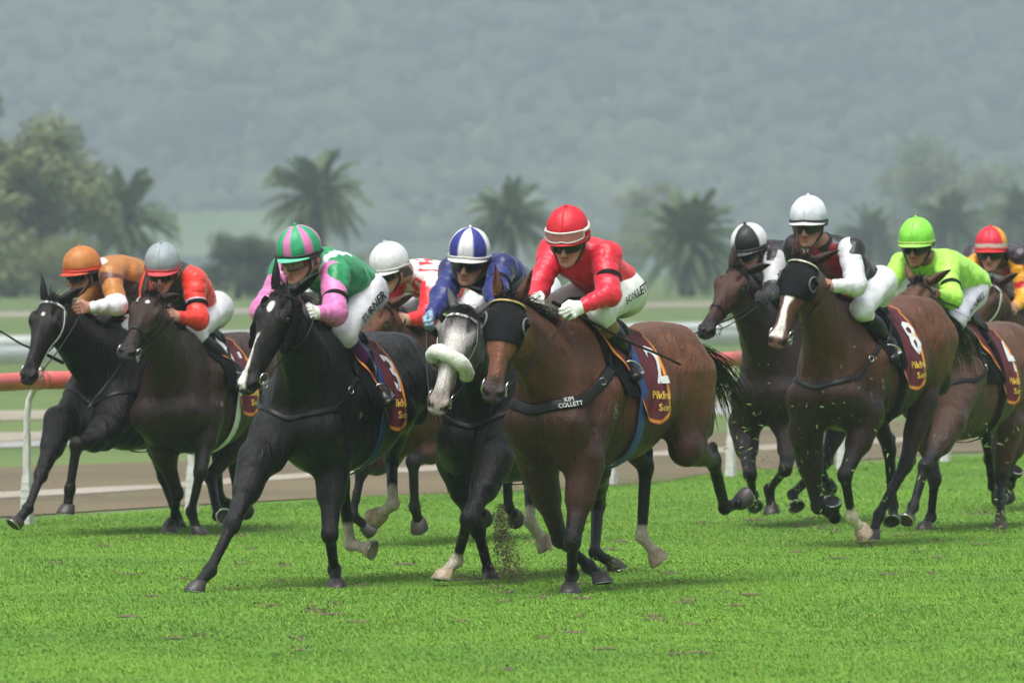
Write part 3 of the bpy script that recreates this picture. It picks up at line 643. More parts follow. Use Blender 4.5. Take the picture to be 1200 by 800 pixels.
        f.cap((-.87, s*.105, 1.30), (st+vec(-.94, s*.12, 1.10))/2+vec(-.06, 0, 0), .105, .078, k=.05)      # hamstring
        f.ell(st, (.080, .075, .090), k=.05)
        ti = hk-st; td = unit(ti); tb = unit(np.cross(td, (0, 1, 0))); tb = tb if tb[0] < .3 else -tb
        cn = fe-hk; cd = unit(cn)
        if tb@(unit(st-hk)+unit(fe-hk)) > 0: tb = -tb                                                     # point of hock side
        ph = hk+tb*.050-cd*.045
        f.cap(st, st+ti*.5, .092, .062, k=.04); f.cap(st+tb*.04+ti*.05, st+ti*.55+tb*.025, .066, .038, k=.03)
        f.cap(st+ti*.4, hk, .066, .042, k=.03)
        f.cap(st+ti*.52+tb*.042, ph, .026, .019, k=.018)                                                    # achilles
        f.cap(ph, hk+cd*.03, .027, .034, k=.02); f.ell(hk, (.045, .040, .052), k=.02)
        cb = unit(np.cross(cd, (0, 1, 0))); cb = cb if cb@tb > 0 else -cb
        f.cap(hk, fe, .038, .029, k=.02); f.cap(hk+cb*.030+cn*.05, fe+cb*.020, .015, .014, k=.010)
        f.ell(fe, (.038, .039, .042), k=.015); f.ell(fe+cb*.020, (.021, .022, .022), k=.012)
        f.cap(fe, ho, .031, .034, k=.015)
    vox = cfg.get('vox', .016)
    hc = O+R[0]*.3; hl = np.minimum(O-.09, O+R[0]*.63-.09)-0; hh = np.maximum(O+.09, O+R[0]*.63+.09)
    V, Q = f.mesh(vox, fine=[(hl, hh)], fvox=cfg.get('fvox', .009))
    V = V+f.grad(V)*((.0055*fnoise(V*vec(1, 1, .55), 12, cfg['seed'])-.004*np.maximum(0, 1-6*np.abs(fnoise(V*vec(1.2, 1, .5), 9, cfg['seed']+8)))+.002*fnoise(V, 30, cfg['seed']+3))*np.clip((V[:, 2]+root_w[2]-.45)/.3, .25, 1))[:, None]*np.where(np.linalg.norm(V-O-R[0]*.3, axis=1) < .42, .3, 1)[:, None]
    # ---- coat colours, with body shade painted in
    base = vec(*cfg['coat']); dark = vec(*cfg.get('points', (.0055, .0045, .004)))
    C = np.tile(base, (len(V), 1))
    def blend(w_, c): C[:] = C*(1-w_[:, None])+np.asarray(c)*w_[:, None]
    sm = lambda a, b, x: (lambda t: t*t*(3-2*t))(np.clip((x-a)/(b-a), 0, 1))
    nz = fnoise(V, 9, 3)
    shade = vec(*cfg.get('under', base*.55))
    wz = sm(1.25, .95, V[:, 2]+nz*.05)*cfg.get('undershade_w', .7); blend(wz, shade)  # shade of the lower body painted into the coat colour
    blend(sm(.15, .65, V[:, 0]+nz*.08)*cfg.get('frontshade_w', .45), shade)  # chest and neck: mostly painted shading, partly the darker wet coat
    pts = []
    def segd(P_, a, b):
        ba = b-a; t = np.clip(((P_-a)@ba)/(ba@ba), 0, 1); return np.linalg.norm(P_-a-t[:, None]*ba, axis=1), t
    for key in ('LF', 'RF', 'LH', 'RH'):
        j = P[key]; d1, t1 = segd(V, j[0], j[1]); d2, t2 = segd(V, j[1], j[2]); d3, t3 = segd(V, j[2], j[3])
        fore = key[1] == 'F'
        up_ = sm(.45 if fore else .62, .95, t1+nz*.08)*sm(.12, .08, d1); blend(up_, dark)
        blend(np.maximum(sm(.085, .065, d2), sm(.075, .06, d3)), dark)
        wsock = cfg.get('socks', {}).get(key, 0)
        if wsock:
            if wsock >= 1: ww = sm(.075, .06, d3)*sm(0, .1, d2-0)*0+sm(.075, .06, d3)
            else: ww = sm(.075, .06, d3)
            ex = wsock-1
            w2 = sm(1-ex-.05, 1-ex+.05, t2+nz*.03)*sm(.07, .055, d2) if ex > 0 else 0*d2
            blend(np.maximum(ww*sm(-.1, .25, t3+ex+.1), w2)*.95, cfg.get('sockcol', (.52, .46, .37)))
    HV = V-O; t = HV@R[0]; u = HV@R[1]; v = HV@R[2]; inh = (np.abs(u) < .16)*(v > -.25)*(t > -.06)*(t < .66)
    if 'headc' in cfg: blend(sm(.02, .12, t)*inh, cfg['headc'])
    if 'facec' in cfg: blend(sm(.10, .2, t)*sm(.075, .03, np.abs(u))*sm(-.06, .0, v)*inh, cfg['facec'])
    blend(sm(.44, .54, t+nz*.03)*inh*cfg.get('muzw', .92), cfg.get('muz', (.012, .010, .010)))
    for s in (1, -1): blend(sm(.030, .018, np.linalg.norm(HV-(vec(.588, s*.055, -.004)@R), axis=1))*inh*.95, (.003, .002, .002))
    for s in (() if cfg.get('hood') else (1, -1)):
        de = np.linalg.norm(HV-(vec(.175, s*.09, 0)@R), axis=1); blend(sm(.05, .025, de)*inh*.8, (.01, .008, .008))
    nz2 = fnoise(V, 30, 5)
    for (a0, a1, wd, off) in cfg.get('blaze', []):     # t range, half width, u offset
        m_ = sm(a0-.015, a0+.010, t+nz2*.010)*sm(a1+.012, a1-.012, t+nz2*.006)*sm(wd+.008, wd-.002, np.abs(u-off-.006*np.sin(t*30))*(1+.35*np.sin(t*17+1))+nz2*.005)*(v > -.07)*inh
        if a1-a0 < .09: m_ = sm(1.25, .8, np.hypot((t-(a0+a1)/2)/((a1-a0)/2), (u-off)/wd)+nz2*.35)*(v > -.07)*inh
        blend(m_*.96, (.66, .63, .58))
    if cfg.get('dapple'):
        blend(sm(.2, .8, fnoise(V, 22, 9))*.5*(1-inh*.5), (.06, .06, .062))
        blend((1-sm(.0, .5, np.abs(nz2)))*inh*.35, (.12, .12, .12))
    C = np.clip(C, .003, 1)
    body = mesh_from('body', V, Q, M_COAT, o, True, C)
    # ---- hooves
    sole = cfg.get('sole', {})
    for key in ('LF', 'RF', 'LH', 'RH'):
        fe, ho = P[key][2], P[key][3]; d = unit(ho-fe); wd = root_w[2]+ho[2]
        down = vec(0, 0, -1)
        if wd < .10: nrm = unit(down*.9+d*.25)
        else: nrm = d
        fw = d-nrm*(d@nrm); fw = unit(fw) if np.linalg.norm(fw) > .15 else unit(vec(1, 0, .2)-nrm*(vec(1, 0, .2)@nrm))
        if key in sole: pass
        sdv = np.cross(nrm, fw); mb = MB(); n = 20; ring = []
        prof = [(-.024, .030, .031, -.010), (-.014, .040, .042, -.004), (.008, .046, .050, .004), (.030, .051, .058, .014), (.034, .050, .057, .015), (.030, .042, .048, .013)]
        V2 = []
        for (h, a, b2, off) in [tuple(x_*1.16 for x_ in p_) for p_ in prof]:
            for k in range(n):
                th = 2*PI*k/n; ct = math.cos(th); bx = b2*(ct if ct > 0 else ct*.72)
                V2.append(ho+nrm*h+fw*(off+bx)+sdv*a*math.sin(th))
        Fc = [(i*n+k, i*n+(k+1) % n, (i+1)*n+(k+1) % n, (i+1)*n+k) for i in range(len(prof)-1) for k in range(n)]+[tuple((len(prof)-1)*n+k for k in range(n)), tuple(range(n-1, -1, -1))]
        mb.add(V2, Fc)
        pale = cfg.get('hoofpale', ())
        ob = mb.build('hoof', M_HOOFL if key in pale else M_HOOF, o)
        sh = MB(); arc = [ho+nrm*.041+fw*(.017+.058*(math.cos(a) if math.cos(a) > 0 else .72*math.cos(a)))+sdv*.053*math.sin(a) for a in np.linspace(-2.4, 2.4, 22)]
        sh.tube(arc, .0075, 6, nrm=[nrm]*22, flat=.5); sh.build('horseshoe', M_STEEL, ob)
    # ---- eyes
    HW = lambda t_, u_, v_: O+t_*R[0]+u_*R[1]+v_*R[2]
    for s in (1, -1):
        mb = MB(); c = HW(.174, s*.0905, .005); G = []
        for i in range(9):
            a = PI*i/8; G.append([c+.0215*(math.cos(a)*R[0]+math.sin(a)*(math.cos(b_)*R[1]+math.sin(b_)*R[2])) for b_ in np.linspace(0, 2*PI, 15)])
        mb.grid(np.array(G)); mb.build('eye', M_EYE, o)
    # ---- ears
    for s, e in ((1, cfg.get('earL', (-.85, .22, .35))), (-1, cfg.get('earR', (-.85, .22, .35)))):
        dr = unit(e[0]*R[0]+s*e[1]*R[1]+e[2]*R[2]); b0 = HW(.005, s*.050, .0)
        fr = unit((.8*R[0]+s*.55*R[1])-dr*((.8*R[0]+s*.55*R[1])@dr)); sv = np.cross(dr, fr); G = []
        Ln = .185
        for i in range(11):
            q = i/10; wid = .036*math.sin(PI*min(q*.80+.22, 1))**.75*(1 if q < 1 else .05)+.002; cv = .9-.35*q
            row = []
            for j in range(9):
                a = (j/8-.5)*2*(PI*.80-q*.9); row.append(b0+dr*(Ln*q)+wid*(math.sin(a)*sv-(math.cos(a)-.3)*fr*cv)+fr*.012*q*q)
            G.append(row)
        mb = MB(); G = np.array(G); mb.grid(G, thick=.004)
        ec = np.tile(np.clip(base*.85 if 'headc' not in cfg else vec(*cfg['headc'])*.6, .005, 1), (len(mb.v), 1)); ec[:99] *= np.linspace(1, .5, 99)[:, None]
        mb.c = [tuple(c) for c in ec]; mb.build('ear', M_COAT, o, usecol=True)
    # ---- mane, forelock, tail
    rs = random.Random(hash(name) % 1000 if False else cfg['seed'])
    hair = M_HAIRG if cfg.get('dapple') else M_HAIR
    def strand(mb, p0, d0, L_, r_, grav, wind, n=6, flat=.25):
        pts = [p0]; d = unit(d0)
        for i in range(n): d = unit(d+vec(*wind)*.22+vec(0, 0, -grav)*.22+vec(rs.gauss(0, .06), rs.gauss(0, .06), rs.gauss(0, .06))); pts.append(pts[-1]+d*L_/n)
        mb.tube(pts, np.linspace(1, .15, n+1)*r_, 3, flat=flat, caps=False)
    mb = MB(); wn = cfg.get('wind', (-.9, -.25, .1))
    for i in range(cfg.get('mane', 650)):
        q = rs.uniform(.22, 1.0); p = crest(q)+sd*rs.uniform(-.012, .012)-up*.012
        strand(mb, p, up*rs.uniform(.3, .8)-sd*rs.uniform(-.5, .8)-ax*.35, rs.uniform(.10, .26), rs.uniform(.005, .011), .55, wn)
    mb.build('mane', hair, o)
    mb = MB()
    for i in range(70):
        p = HW(rs.uniform(-.02, .03), rs.uniform(-.03, .03), .022)
        strand(mb, p, R[2]*.45+R[0]*rs.uniform(-.2, .5)+R[1]*rs.uniform(-.6, .6), rs.uniform(.05, .11), .006, .3, (-.5, .1, .0))
    mb.build('forelock', hair, o)
    mb = MB(); tl = cfg.get('tail', 1)
    for i in range(200):
        p = vec(-.955+rs.uniform(-.02, .02), rs.uniform(-.022, .022), 1.44+rs.uniform(-.03, .01))
        strand(mb, p, (-1, rs.uniform(-.12, .12), rs.uniform(-.1, .15)), rs.uniform(.45, .85)*tl, rs.uniform(.005, .009), .62, (-.12, rs.uniform(-.05, .05), 0), n=9)
    mb.build('tail', hair, o)
    # ---- tack
    HF = Field(); head_field(O, R, HF)
    def hsv(ts_, ths_, off=.004, fld=None):                                # head surface by angle (0 = left, 90 = dorsal)
        fld = fld or HF; ts_ = np.asarray(ts_, float); th = np.radians(np.asarray(ths_, float)); ts_, th = np.broadcast_arrays(ts_, th); off_ = np.broadcast_to(off, ts_.shape)
        c = O+ts_[..., None]*R[0]-.05*R[2]; p = O+ts_[..., None]*R[0]+(np.cos(th)*.12)[..., None]*R[1]+(-.045+np.sin(th)*.15)[..., None]*R[2]
        lo_ = np.zeros(ts_.shape); hi_ = np.ones(ts_.shape)*1.8
        for _ in range(15):
            m_ = (lo_+hi_)/2; ins = fld.at(c+(p-c)*m_[..., None]) < off_; lo_ = np.where(ins, m_, lo_); hi_ = np.where(ins, hi_, m_)
        return c+(p-c)*lo_[..., None]
    def hs(t_, th, off=.004): return hsv(np.array([t_]), np.array([th]), off)[0]
    def hm(pairs, off=.004): q = np.array(pairs); return list(hsv(q[:, 0], q[:, 1], off))
    def strap(mb, pts, wd=.018, th=.0035):
        P_ = np.array(pts); n = HF.grad(P_); mb.tube(P_, wd/2, 8, flat=th*2/wd, nrm=n)
    def bowl(t_, angs, dt=0): return [hs(t_+dt*abs(math.cos(math.radians(a))), a) for a in angs]
    brc = M_WHITEL if cfg.get('bridle') == 'white' else M_LEATHER
    hood = cfg.get('hood')
    if hood:
        g = Field(); head_field(O, R, g); g.p = [p for p in g.p if not p[4]]
        ang = np.linspace(-35, 215, 64); tq = np.linspace(0, 1, 26)
        AN, TQ = np.meshgrid(ang, tq); G = hsv(-.02+(hood+.02+.035*np.sin(np.radians(AN)))*TQ, AN, .007, g)
        loc = (G-O)@R.T
        keep = ~((((loc[..., 0]-.172)/.042)**2+((loc[..., 2]-.0)/.036)**2 < 1) & (np.abs(loc[..., 1]) > .05))
        keep &= ~((((loc[..., 0]-.01)/.03)**2+((np.abs(loc[..., 1])-.05)/.03)**2 < 1) & (loc[..., 2] > .0))
        mb = MB(); n1, m1 = G.shape[:2]; Fc = []
        for i in range(n1-1):
            for j in range(m1-1):
                if keep[i, j] and keep[i+1, j] and keep[i, j+1] and keep[i+1, j+1]: Fc.append((i*m1+j, (i+1)*m1+j, (i+1)*m1+j+1, i*m1+j+1))
        mb.add(G.reshape(-1, 3), Fc); hd = mb.build('hood', M_HOOD, o)
        md = hd.modifiers.new('thickness', 'SOLIDIFY'); md.thickness = .004; md.offset = 1
        for s in (1, -1):                                                   # blinker cups
            c = HW(.178, s*.088, .004); rows = []
            for i in range(7):
                q_ = i/6; rows.append([c+R[0]*math.cos(a)*(.040-.006*q_)+R[2]*math.sin(a)*(.036-.004*q_)+s*R[1]*(.004+q_*(.034 if a_i < 14 else .034)*(max(0, -math.cos(a)*.8+.45)))-R[0]*.0*q_ for a_i, a in enumerate(np.linspace(0, 2*PI, 25))])
            mb = MB(); mb.grid(np.array(rows), thick=.003); mb.build('blinker_cup', M_HOOD, hd)
            mb = MB(); ec_ = [hm([(.172+.044*math.cos(a), (0 if s > 0 else 180)+s*math.degrees(math.atan2(.045+.038*math.sin(a), .095)))], .014)[0] for a in np.linspace(0, 2*PI, 22)]; mb.tube(ec_, .006, 6); mb.build('eye_ring', M_RING, hd)
    br = MB()
    strap(br, hm([(.045, a) for a in np.linspace(-20, 200, 26)], .012 if hood else .004), .022 if cfg.get('bridle') == 'white' or hood else .018)
    if cfg.get('browcol'):
        bb = MB(); strap(bb, hm([(.047, a) for a in np.linspace(15, 165, 22)], .018 if hood else .008), .016); bb.build('browband', cfg['browcol'], o)
    for s in (0, 1):
        A_ = lambda a: a if s == 0 else 180-a
        strap(br, hm([(t_, A_(th)) for t_, th in zip(np.linspace(.03, .50, 16), np.interp(np.linspace(.03, .50, 16), [.03, .2, .5], [5, -12, -25]))], .010 if hood else .004), .016)
        strap(br, hm([(.045+.06*k/9, A_(5-85*k/9)) for k in range(10)]), .012)   # throat lash
    if cfg.get('noseband', True):
        strap(br, hm([(.385, a) for a in np.linspace(-80, 260, 30)]), .018)
    bo = br.build('bridle', brc, o)
    if cfg.get('fleece'):
        mb = MB(); pts = [HW(.315+.05*math.cos(a_*2)*0+.03*math.cos(a_), .104*math.cos(a_), -.022+.098*math.sin(a_)) for a_ in np.linspace(-.55, PI+.55, 26)]
        rr = [.046+.003*math.sin(i*.9) for i in range(26)]; rr[0] = .028; rr[-1] = .028
        rr = [q_*.90 for q_ in rr]; mb.tube(pts, rr, 16); v_ = np.array(mb.v); c_ = np.repeat(np.array(pts), 16, axis=0); v_ = c_+(v_-c_)*(1+.10*fnoise(v_, 45, 4)+.07*fnoise(v_, 110, 6))[:, None]*vec(1, 1, 1); mb.v = [tuple(p) for p in v_]; mb.build('sheepskin_noseband', M_FLEECE, o)
    if cfg.get('cheekfleece'):
        for s in (1, -1):
            mb = MB(); pts = [HW(t_, s*(.098+.022*math.sin(PI*(t_-.05)/.3)), -.02-.05*(t_-.05)/.3) for t_ in np.linspace(.05, .34, 14)]
            mb.tube(pts, [.024+.004*math.sin(i*1.7)+.008*math.sin(PI*i/13) for i in range(14)], 10); mb.build('cheek_sheepskin', M_FLEECEB, o)
    bits = []
    for s in (1, -1):
        c = HW(.515, s*.062, -.045); mb = MB(); mb.ring(c, .033, .0042, R[1]*.95+R[0]*.2, 22, 6); mb.ring(c+R[0]*.02-R[2]*.03, .018, .003, R[1]+R[2]*.3, 14, 5); mb.build('bit_ring', M_STEEL, o); bits.append(c)
    # ---- saddle cloth, pad, saddle, girth, breastplate
    TF = trunk_field()
    for s_, Fk, Hk in ((1, 'LF', 'LH'), (-1, 'RF', 'RH')):
        TF.ell((-.60, s_*.115, 1.40), (.24, .12, .16), k=.05)
        TF.ecap((.40, s_*.095, 1.47), (.70, s_*.15, 1.06), (0, 1, 0), (.055, .13), (.074, .11), k=.06)
        el = P[Fk][0]; TF.cap(vec(.30, s_*.135, 1.25)*.6+.4*(el+vec(-.12, 0, .3)), el+vec(-.03, 0, .04), .145, .075, k=.05)
    xs = np.linspace(-.55, .62, 30); th = np.radians(np.linspace(90, -60, 60)); c0 = np.array([[x, 0, 1.20] for x in xs])
    D = np.stack([np.zeros(60), np.cos(th), np.sin(th)], -1); lo_ = np.zeros((30, 60)); hi_ = np.ones((30, 60))*.6
    for _ in range(16):
        m_ = (lo_+hi_)/2; ins = TF.at(c0[:, None, :]+D[None]*m_[..., None]) < .006; lo_ = np.where(ins, m_, lo_); hi_ = np.where(ins, hi_, m_)
    SP = c0[:, None, :]+D[None]*lo_[..., None]
    SP[..., 1] = np.maximum.accumulate(SP[..., 1], axis=1)                  # hangs from the widest point
    arc = np.concatenate([np.zeros((30, 1)), np.cumsum(np.linalg.norm(np.diff(SP, axis=1), axis=2), axis=1)], 1)
    def cs(x, v_, s_, off=0.0):
        fx = np.clip((x-xs[0])/(xs[1]-xs[0]), 0, 28.999); i = int(fx); q_ = fx-i; r = []
        for ii in (i, i+1): r.append(vec(*[np.interp(v_, arc[ii], SP[ii, :, k]) for k in range(3)]))
        p = r[0]*(1-q_)+r[1]*q_
        hang = max(0, v_-.30); p = p+vec(0, 1, 0)*(.006+hang*.05+.014*math.sin(x*24+v_*5)*min(1, v_*2)+.006*math.sin(x*55-v_*17)*min(1, v_*2))+vec(0, off, off*.3)
        if v_ < .12: p[2] += off*.8+.004
        return vec(p[0], p[1]*s_, p[2])
    mar, org, wht = (.085, .006, .016), (.75, .27, .02), (.68, .68, .70)
    def panel(s_, nm, xf, xr, v0, v1, off, m_, nx=34, nv=40, border=True):
        mb = MB(); G = []; cc = []
        for i in range(nx+1):
            r = []
            for j in range(nv+1):
                q_, w_ = i/nx, j/nv; vv = v0+(v1(q_)-v0)*w_; x = xf(w_)+(xr(w_)-xf(w_))*q_
                r.append(cs(x, vv, s_, off)); e = min(q_*abs(xf(w_)-xr(w_)), (1-q_)*abs(xf(w_)-xr(w_)), (1-w_)*(v1(q_)-v0))
                cc.append(org if (border and .004 < e < .024) else mar)
            G.append(r)
        mb.grid(np.array(G), col=np.array(cc)); return mb.build(nm, m_, o, usecol=True)
    v1 = lambda q_: .60+.05*math.sin(PI*min(1, q_*1.15))
    for s_ in (1, -1):
        pn = panel(s_, 'saddle_cloth', lambda w_: .44-.30*w_**1.0+.02*math.sin(w_*5), lambda w_: -.21+.05*w_, .0, v1, .016, M_CLOTH, 44, 44)
        if s_ == 1: cloth = pn
        pd = MB(); G = [[cs(.40-.06*w_-(.40-.06*w_+.10)*q_, .04+.52*w_, s_, .006) for w_ in np.linspace(0, 1, 24)] for q_ in np.linspace(0, 1, 16)]
        pd.grid(np.array(G)); pd.build('saddle_pad', M_PAD, o)
    def on_cloth(verts, x0, v0, sx, sv, off=.022, s_=1):
        return [cs(x0-p[0]*sx*s_, v0-p[1]*sv, s_, off) for p in verts]
    def word(txt, x0, v0, size, m_, nm='lettering', sx=1.0):
        cu = bpy.data.curves.new('t', 'FONT'); cu.body = txt; cu.size = size; cu.align_x = 'CENTER'; cu.resolution_u = 2; cu.offset = size*.018
        to = bpy.data.objects.new('t', cu); me = to.to_mesh(); V_ = [tuple(v_.co) for v_ in me.vertices]; F_ = [tuple(p.vertices) for p in me.polygons]
        to.to_mesh_clear(); bpy.data.objects.remove(to); bpy.data.curves.remove(cu)
        mesh_from(nm, on_cloth(V_, x0, v0, sx, 1), F_, m_, cloth, False)
    word(cfg.get('num', '2'), -.10, .42, .32, M_PRINT, 'number', 1.0)
    word('PikRural', -.06, .51, .060, M_GOLD, sx=1.0); word('Sellers', -.07, .575, .054, M_GOLD, sx=1.0)
    # girth and surcingle
    gx = .12
    mb = MB(); ring_ = [cs(gx-.02*v_, v_, 1, .028) for v_ in np.linspace(.05, .50, 16)]
    top_l = ring_[-1]
    for s_ in (1, -1):
        pts = [vec(p[0], p[1]*s_, p[2]) for p in ring_]
        e0 = pts[-1]; 
        for q_ in np.linspace(.12, 1, 10): 
            a_ = q_*PI/2; pts.append(vec(gx-.01, s_*abs(e0[1])*math.cos(a_), e0[2]-(e0[2]-.805)*math.sin(a_)))
        pp = np.array(pts); bad = TF.at(pp) < .012; pp[bad] = TF.project(pp[bad], .014)
        mb.tube(pp, .045, 8, flat=.07, nrm=[unit(vec(0, p[1], (p[2]-1.15)*.6)) for p in pp])
    mb.build('girth', cfg.get('girth', M_BLUE), o)
    # racing saddle
    mb = MB(); G = []
    for x in np.linspace(.04, .31, 18):
        r = []
        for w_ in np.linspace(-1, 1, 21):
            hw = .17*(1-((x-.17)/.30)**2*.5)*.66; v_ = abs(w_)*hw*1.25; p = cs(x, v_, 1 if w_ >= 0 else -1, .032)
            p[2] += .018*(1-abs(w_))**.5+.02*max(0, (abs(x-.17)-.10)/.10)**2*(1-abs(w_)); r.append(p)
        G.append(r)
    mb.grid(np.array(G), thick=-.012); sad = mb.build('saddle', M_LEATHER, o)
    mb = MB(); G = [[cs(x, v_, s2, .024)+vec(0, 0, .004) for v_ in np.linspace(0, .12, 6)] for s2 in (1,) for x in np.linspace(.26, .42, 8)]
    mb.grid(np.array(G), thick=-.010); mb.build('saddle_towel', M_WHITEC, o)
    if cfg.get('breast', True):
        wdb = cfg.get('breastw', .016); cf = Field(); cf.p = f.p[:]
        key_ = [(.36, .24, 1.34), (.50, .23, 1.24), (.64, .22, 1.16), (.78, .14, 1.13), (.84, 0, 1.11), (.78, -.14, 1.13), (.64, -.22, 1.16), (.50, -.23, 1.24), (.36, -.24, 1.34)]
        kk = np.array(key_); q_ = np.linspace(0, 8, 60); pts = np.stack([np.interp(q_, range(9), kk[:, i]) for i in range(3)], -1)
        for _ in range(3): pts[1:-1] = (pts[:-2]+pts[1:-1]*2+pts[2:])/4
        pts = cf.project(pts, .008, 8); 
        for _ in range(2): pts[1:-1] = (pts[:-2]+pts[1:-1]*2+pts[2:])/4
        nn = cf.grad(pts); mb = MB(); mb.tube(pts, wdb, 8, flat=.14, nrm=nn); bpl = mb.build('breastplate', M_LEATHER, o)
        for s_ in (1, -1):
            a_, b_ = (vec(.36, s_*.24, 1.34), cs(.20, .16, s_, .03)); nk_ = cf.project(np.array([a_+(b_-a_)*t_ for t_ in np.linspace(0, 1, 12)]), .012, 6)
            mb = MB(); mb.tube(nk_, .012, 6, flat=.3, nrm=cf.grad(nk_)); mb.build('breast_strap', M_LEATHER, o)
        mb = MB(); mb.ring(pts[6], .02, .004, nn[6], 14, 5); mb.build('buckle', M_STEEL, bpl)
        if cfg.get('btext'):
            cu = bpy.data.curves.new('t', 'FONT'); cu.body = cfg['btext']; cu.size = .036; cu.align_x = 'CENTER'; cu.align_y = 'CENTER'; cu.resolution_u = 2; cu.space_line = .85
            to = bpy.data.objects.new('t', cu); me = to.to_mesh(); V_ = np.array([tuple(v_.co) for v_ in me.vertices]); F_ = [tuple(p.vertices) for p in me.polygons]
            to.to_mesh_clear(); bpy.data.objects.remove(to)
            i0 = 20; tan = unit(pts[i0-3]-pts[i0+3]); up2 = np.cross(nn[i0], tan); Vt = np.array([pts[i0]+nn[i0]*.012+tan*p[0]+up2*p[1] for p in V_])
            mesh_from('lettering', Vt, F_, M_PRINT, bpl, False)
    if cfg.get('brand'):
        cu = bpy.data.curves.new('t', 'FONT'); cu.body = cfg['brand']; cu.size = .05; cu.align_x = 'CENTER'; cu.resolution_u = 2; cu.space_line = .8
        to = bpy.data.objects.new('t', cu); me = to.to_mesh(); V_ = np.array([tuple(v_.co) for v_ in me.vertices]); F_ = [tuple(p.vertices) for p in me.polygons]
        to.to_mesh_clear(); bpy.data.objects.remove(to)
        Vt = np.array([vec(.42-p[0], .30, 1.10+p[1]) for p in V_]); Vt = f.project(Vt, .0022, 6)
        mesh_from('brand_mark', Vt, F_, mat('brand_hair', (.22, .20, .18), .7, .2), body, False)
    return dict(o=o, bits=bits, cs=cs, root=root_w, f=f, hs=hs, HW=HW, crest=crest)
# ------------------------------------------------------------------ jockeys
def skin_mat():
    m = mat('skin', (1, 1, 1), .42, .10, 40, .0015, 120, spec=.4, use_attr=True)
    b = m.node_tree.nodes['Principled BSDF']; b.inputs['Subsurface Weight'].default_value = .15; b.inputs['Subsurface Radius'].default_value = (.01, .004, .002); b.inputs['Subsurface Scale'].default_value = .5
    return m
M_SKIN = skin_mat()
def add_creases(m, scale, dist):
    nt = m.node_tree; b = nt.nodes['Principled BSDF']; old = b.inputs['Normal'].links[0].from_socket; tc = nd(nt, 'ShaderNodeTexCoord')
    n = nt.nodes.new('ShaderNodeTexNoise'); n.noise_type = 'RIDGED_MULTIFRACTAL'; n.inputs['Scale'].default_value = scale; n.inputs['Detail'].default_value = 2.5; n.inputs['Distortion'].default_value = .8
    nt.links.new(tc.outputs['Object'], n.inputs['Vector']); bp = nd(nt, 'ShaderNodeBump'); bp.inputs['Distance'].default_value = dist; bp.inputs['Strength'].default_value = .8
    nt.links.new(n.outputs[0], bp.inputs['Height']); nt.links.new(old, bp.inputs['Normal']); nt.links.new(bp.outputs[0], b.inputs['Normal'])
M_SILK = mat('racing_silk', (1, 1, 1), .42, .08, 14, .010, 16, spec=.45, sheen=.15, use_attr=True, stretch=(1, 1, 1.6))
M_BREECH = mat('breeches_cloth', (1, 1, 1), .62, .22, 14, .008, 18, use_attr=True)
add_creases(M_SILK, 6, .022); add_creases(M_BREECH, 8, .006)
M_CAP = mat('cap_silk', (1, 1, 1), .52, .07, 30, .006, 20, use_attr=True)
M_GLOVE = mat('glove_knit', (1, 1, 1), .8, .12, 60, .0015, 150, use_attr=True)
M_BOOT = mat('boot_leather', (1, 1, 1), .38, .12, 40, .001, 60, spec=.3, use_attr=True)
M_LENSD = mat('dark_lens', (.004, .004, .005), .12, 0, spec=.45)
M_FRAME = mat('goggle_frame', (.012, .012, .012), .4, .05)
M_FRAMEW = mat('goggle_frame_white', (.6, .6, .6), .4, .05)
M_BAND = mat('black_band', (.004, .004, .004), .8, .1, spec=.2)
M_INK = mat('black_lettering', (.015, .015, .02), .8, 0)
M_EYEW = mat('eye_white', (.55, .52, .5), .2, 0)
M_LIP = None
def clear_lens(name, tint, alpha=.35):
    m, nt, b = new_mat(name); b.inputs['Base Color'].default_value = (*tint, 1); b.inputs['Roughness'].default_value = .05; b.inputs['Alpha'].default_value = alpha; b.inputs['Specular IOR Level'].default_value = .9
    return m
M_LENSC = clear_lens('clear_lens', (.25, .20, .12), .30); M_LENSR = clear_lens('pink_lens', (.55, .25, .27), .55)
def hand_field(fat=0.0, curl=1.0):
    # x: forearm to knuckles, y: towards thumb, z: back of hand (+) / palm (-)
    f = Field(); q = fat
    f.ecap((-.045, 0, 0), (.02, .0, .0), (0, 1, 0), (.030+q, .020+q), (.040+q, .016+q), k=.015)
    f.cap((-.10, 0, 0), (-.04, 0, 0), .027+q, .028+q, k=.02)
    for i, (y, l, dx) in enumerate([(.030, .95, .0), (.011, 1.08, .004), (-.009, 1.0, .001), (-.028, .80, -.006)]):
        a = [vec(.030+dx, y, .004)]; ang = -.35-.08*i
        for ln, da in ((.042*l, 0), (.026*l, -1.45*curl), (.021*l, -1.25*curl)):
            ang += da; a.append(a[-1]+ln*vec(math.cos(ang), 0, math.sin(ang)))
        r = .0098+q*.8
        for j in range(3): f.cap(a[j], a[j+1], r-.0006*j, r-.0006*(j+1), k=.006)
        f.ell(a[0]+vec(0, 0, .004), (.011+q, .010+q, .010+q), k=.008)
    t0, t1, t2, t3 = vec(-.030, .026, -.008), vec(-.002, .048, -.020), vec(.028, .042, -.034), vec(.044, .026, -.036)
    f.cap(t0, t1, .016+q, .0125+q, k=.012); f.cap(t1, t2, .0125+q, .011+q, k=.005); f.cap(t2, t3, .011+q, .0095+q, k=.005)
    return f
HANDS = {}
def hand_mesh(kind):
    if kind not in HANDS:
        HANDS[kind] = hand_field(.0022 if kind == 'glove' else 0, .72 if kind == 'open' else 1.0).mesh(.0042)
    return HANDS[kind]
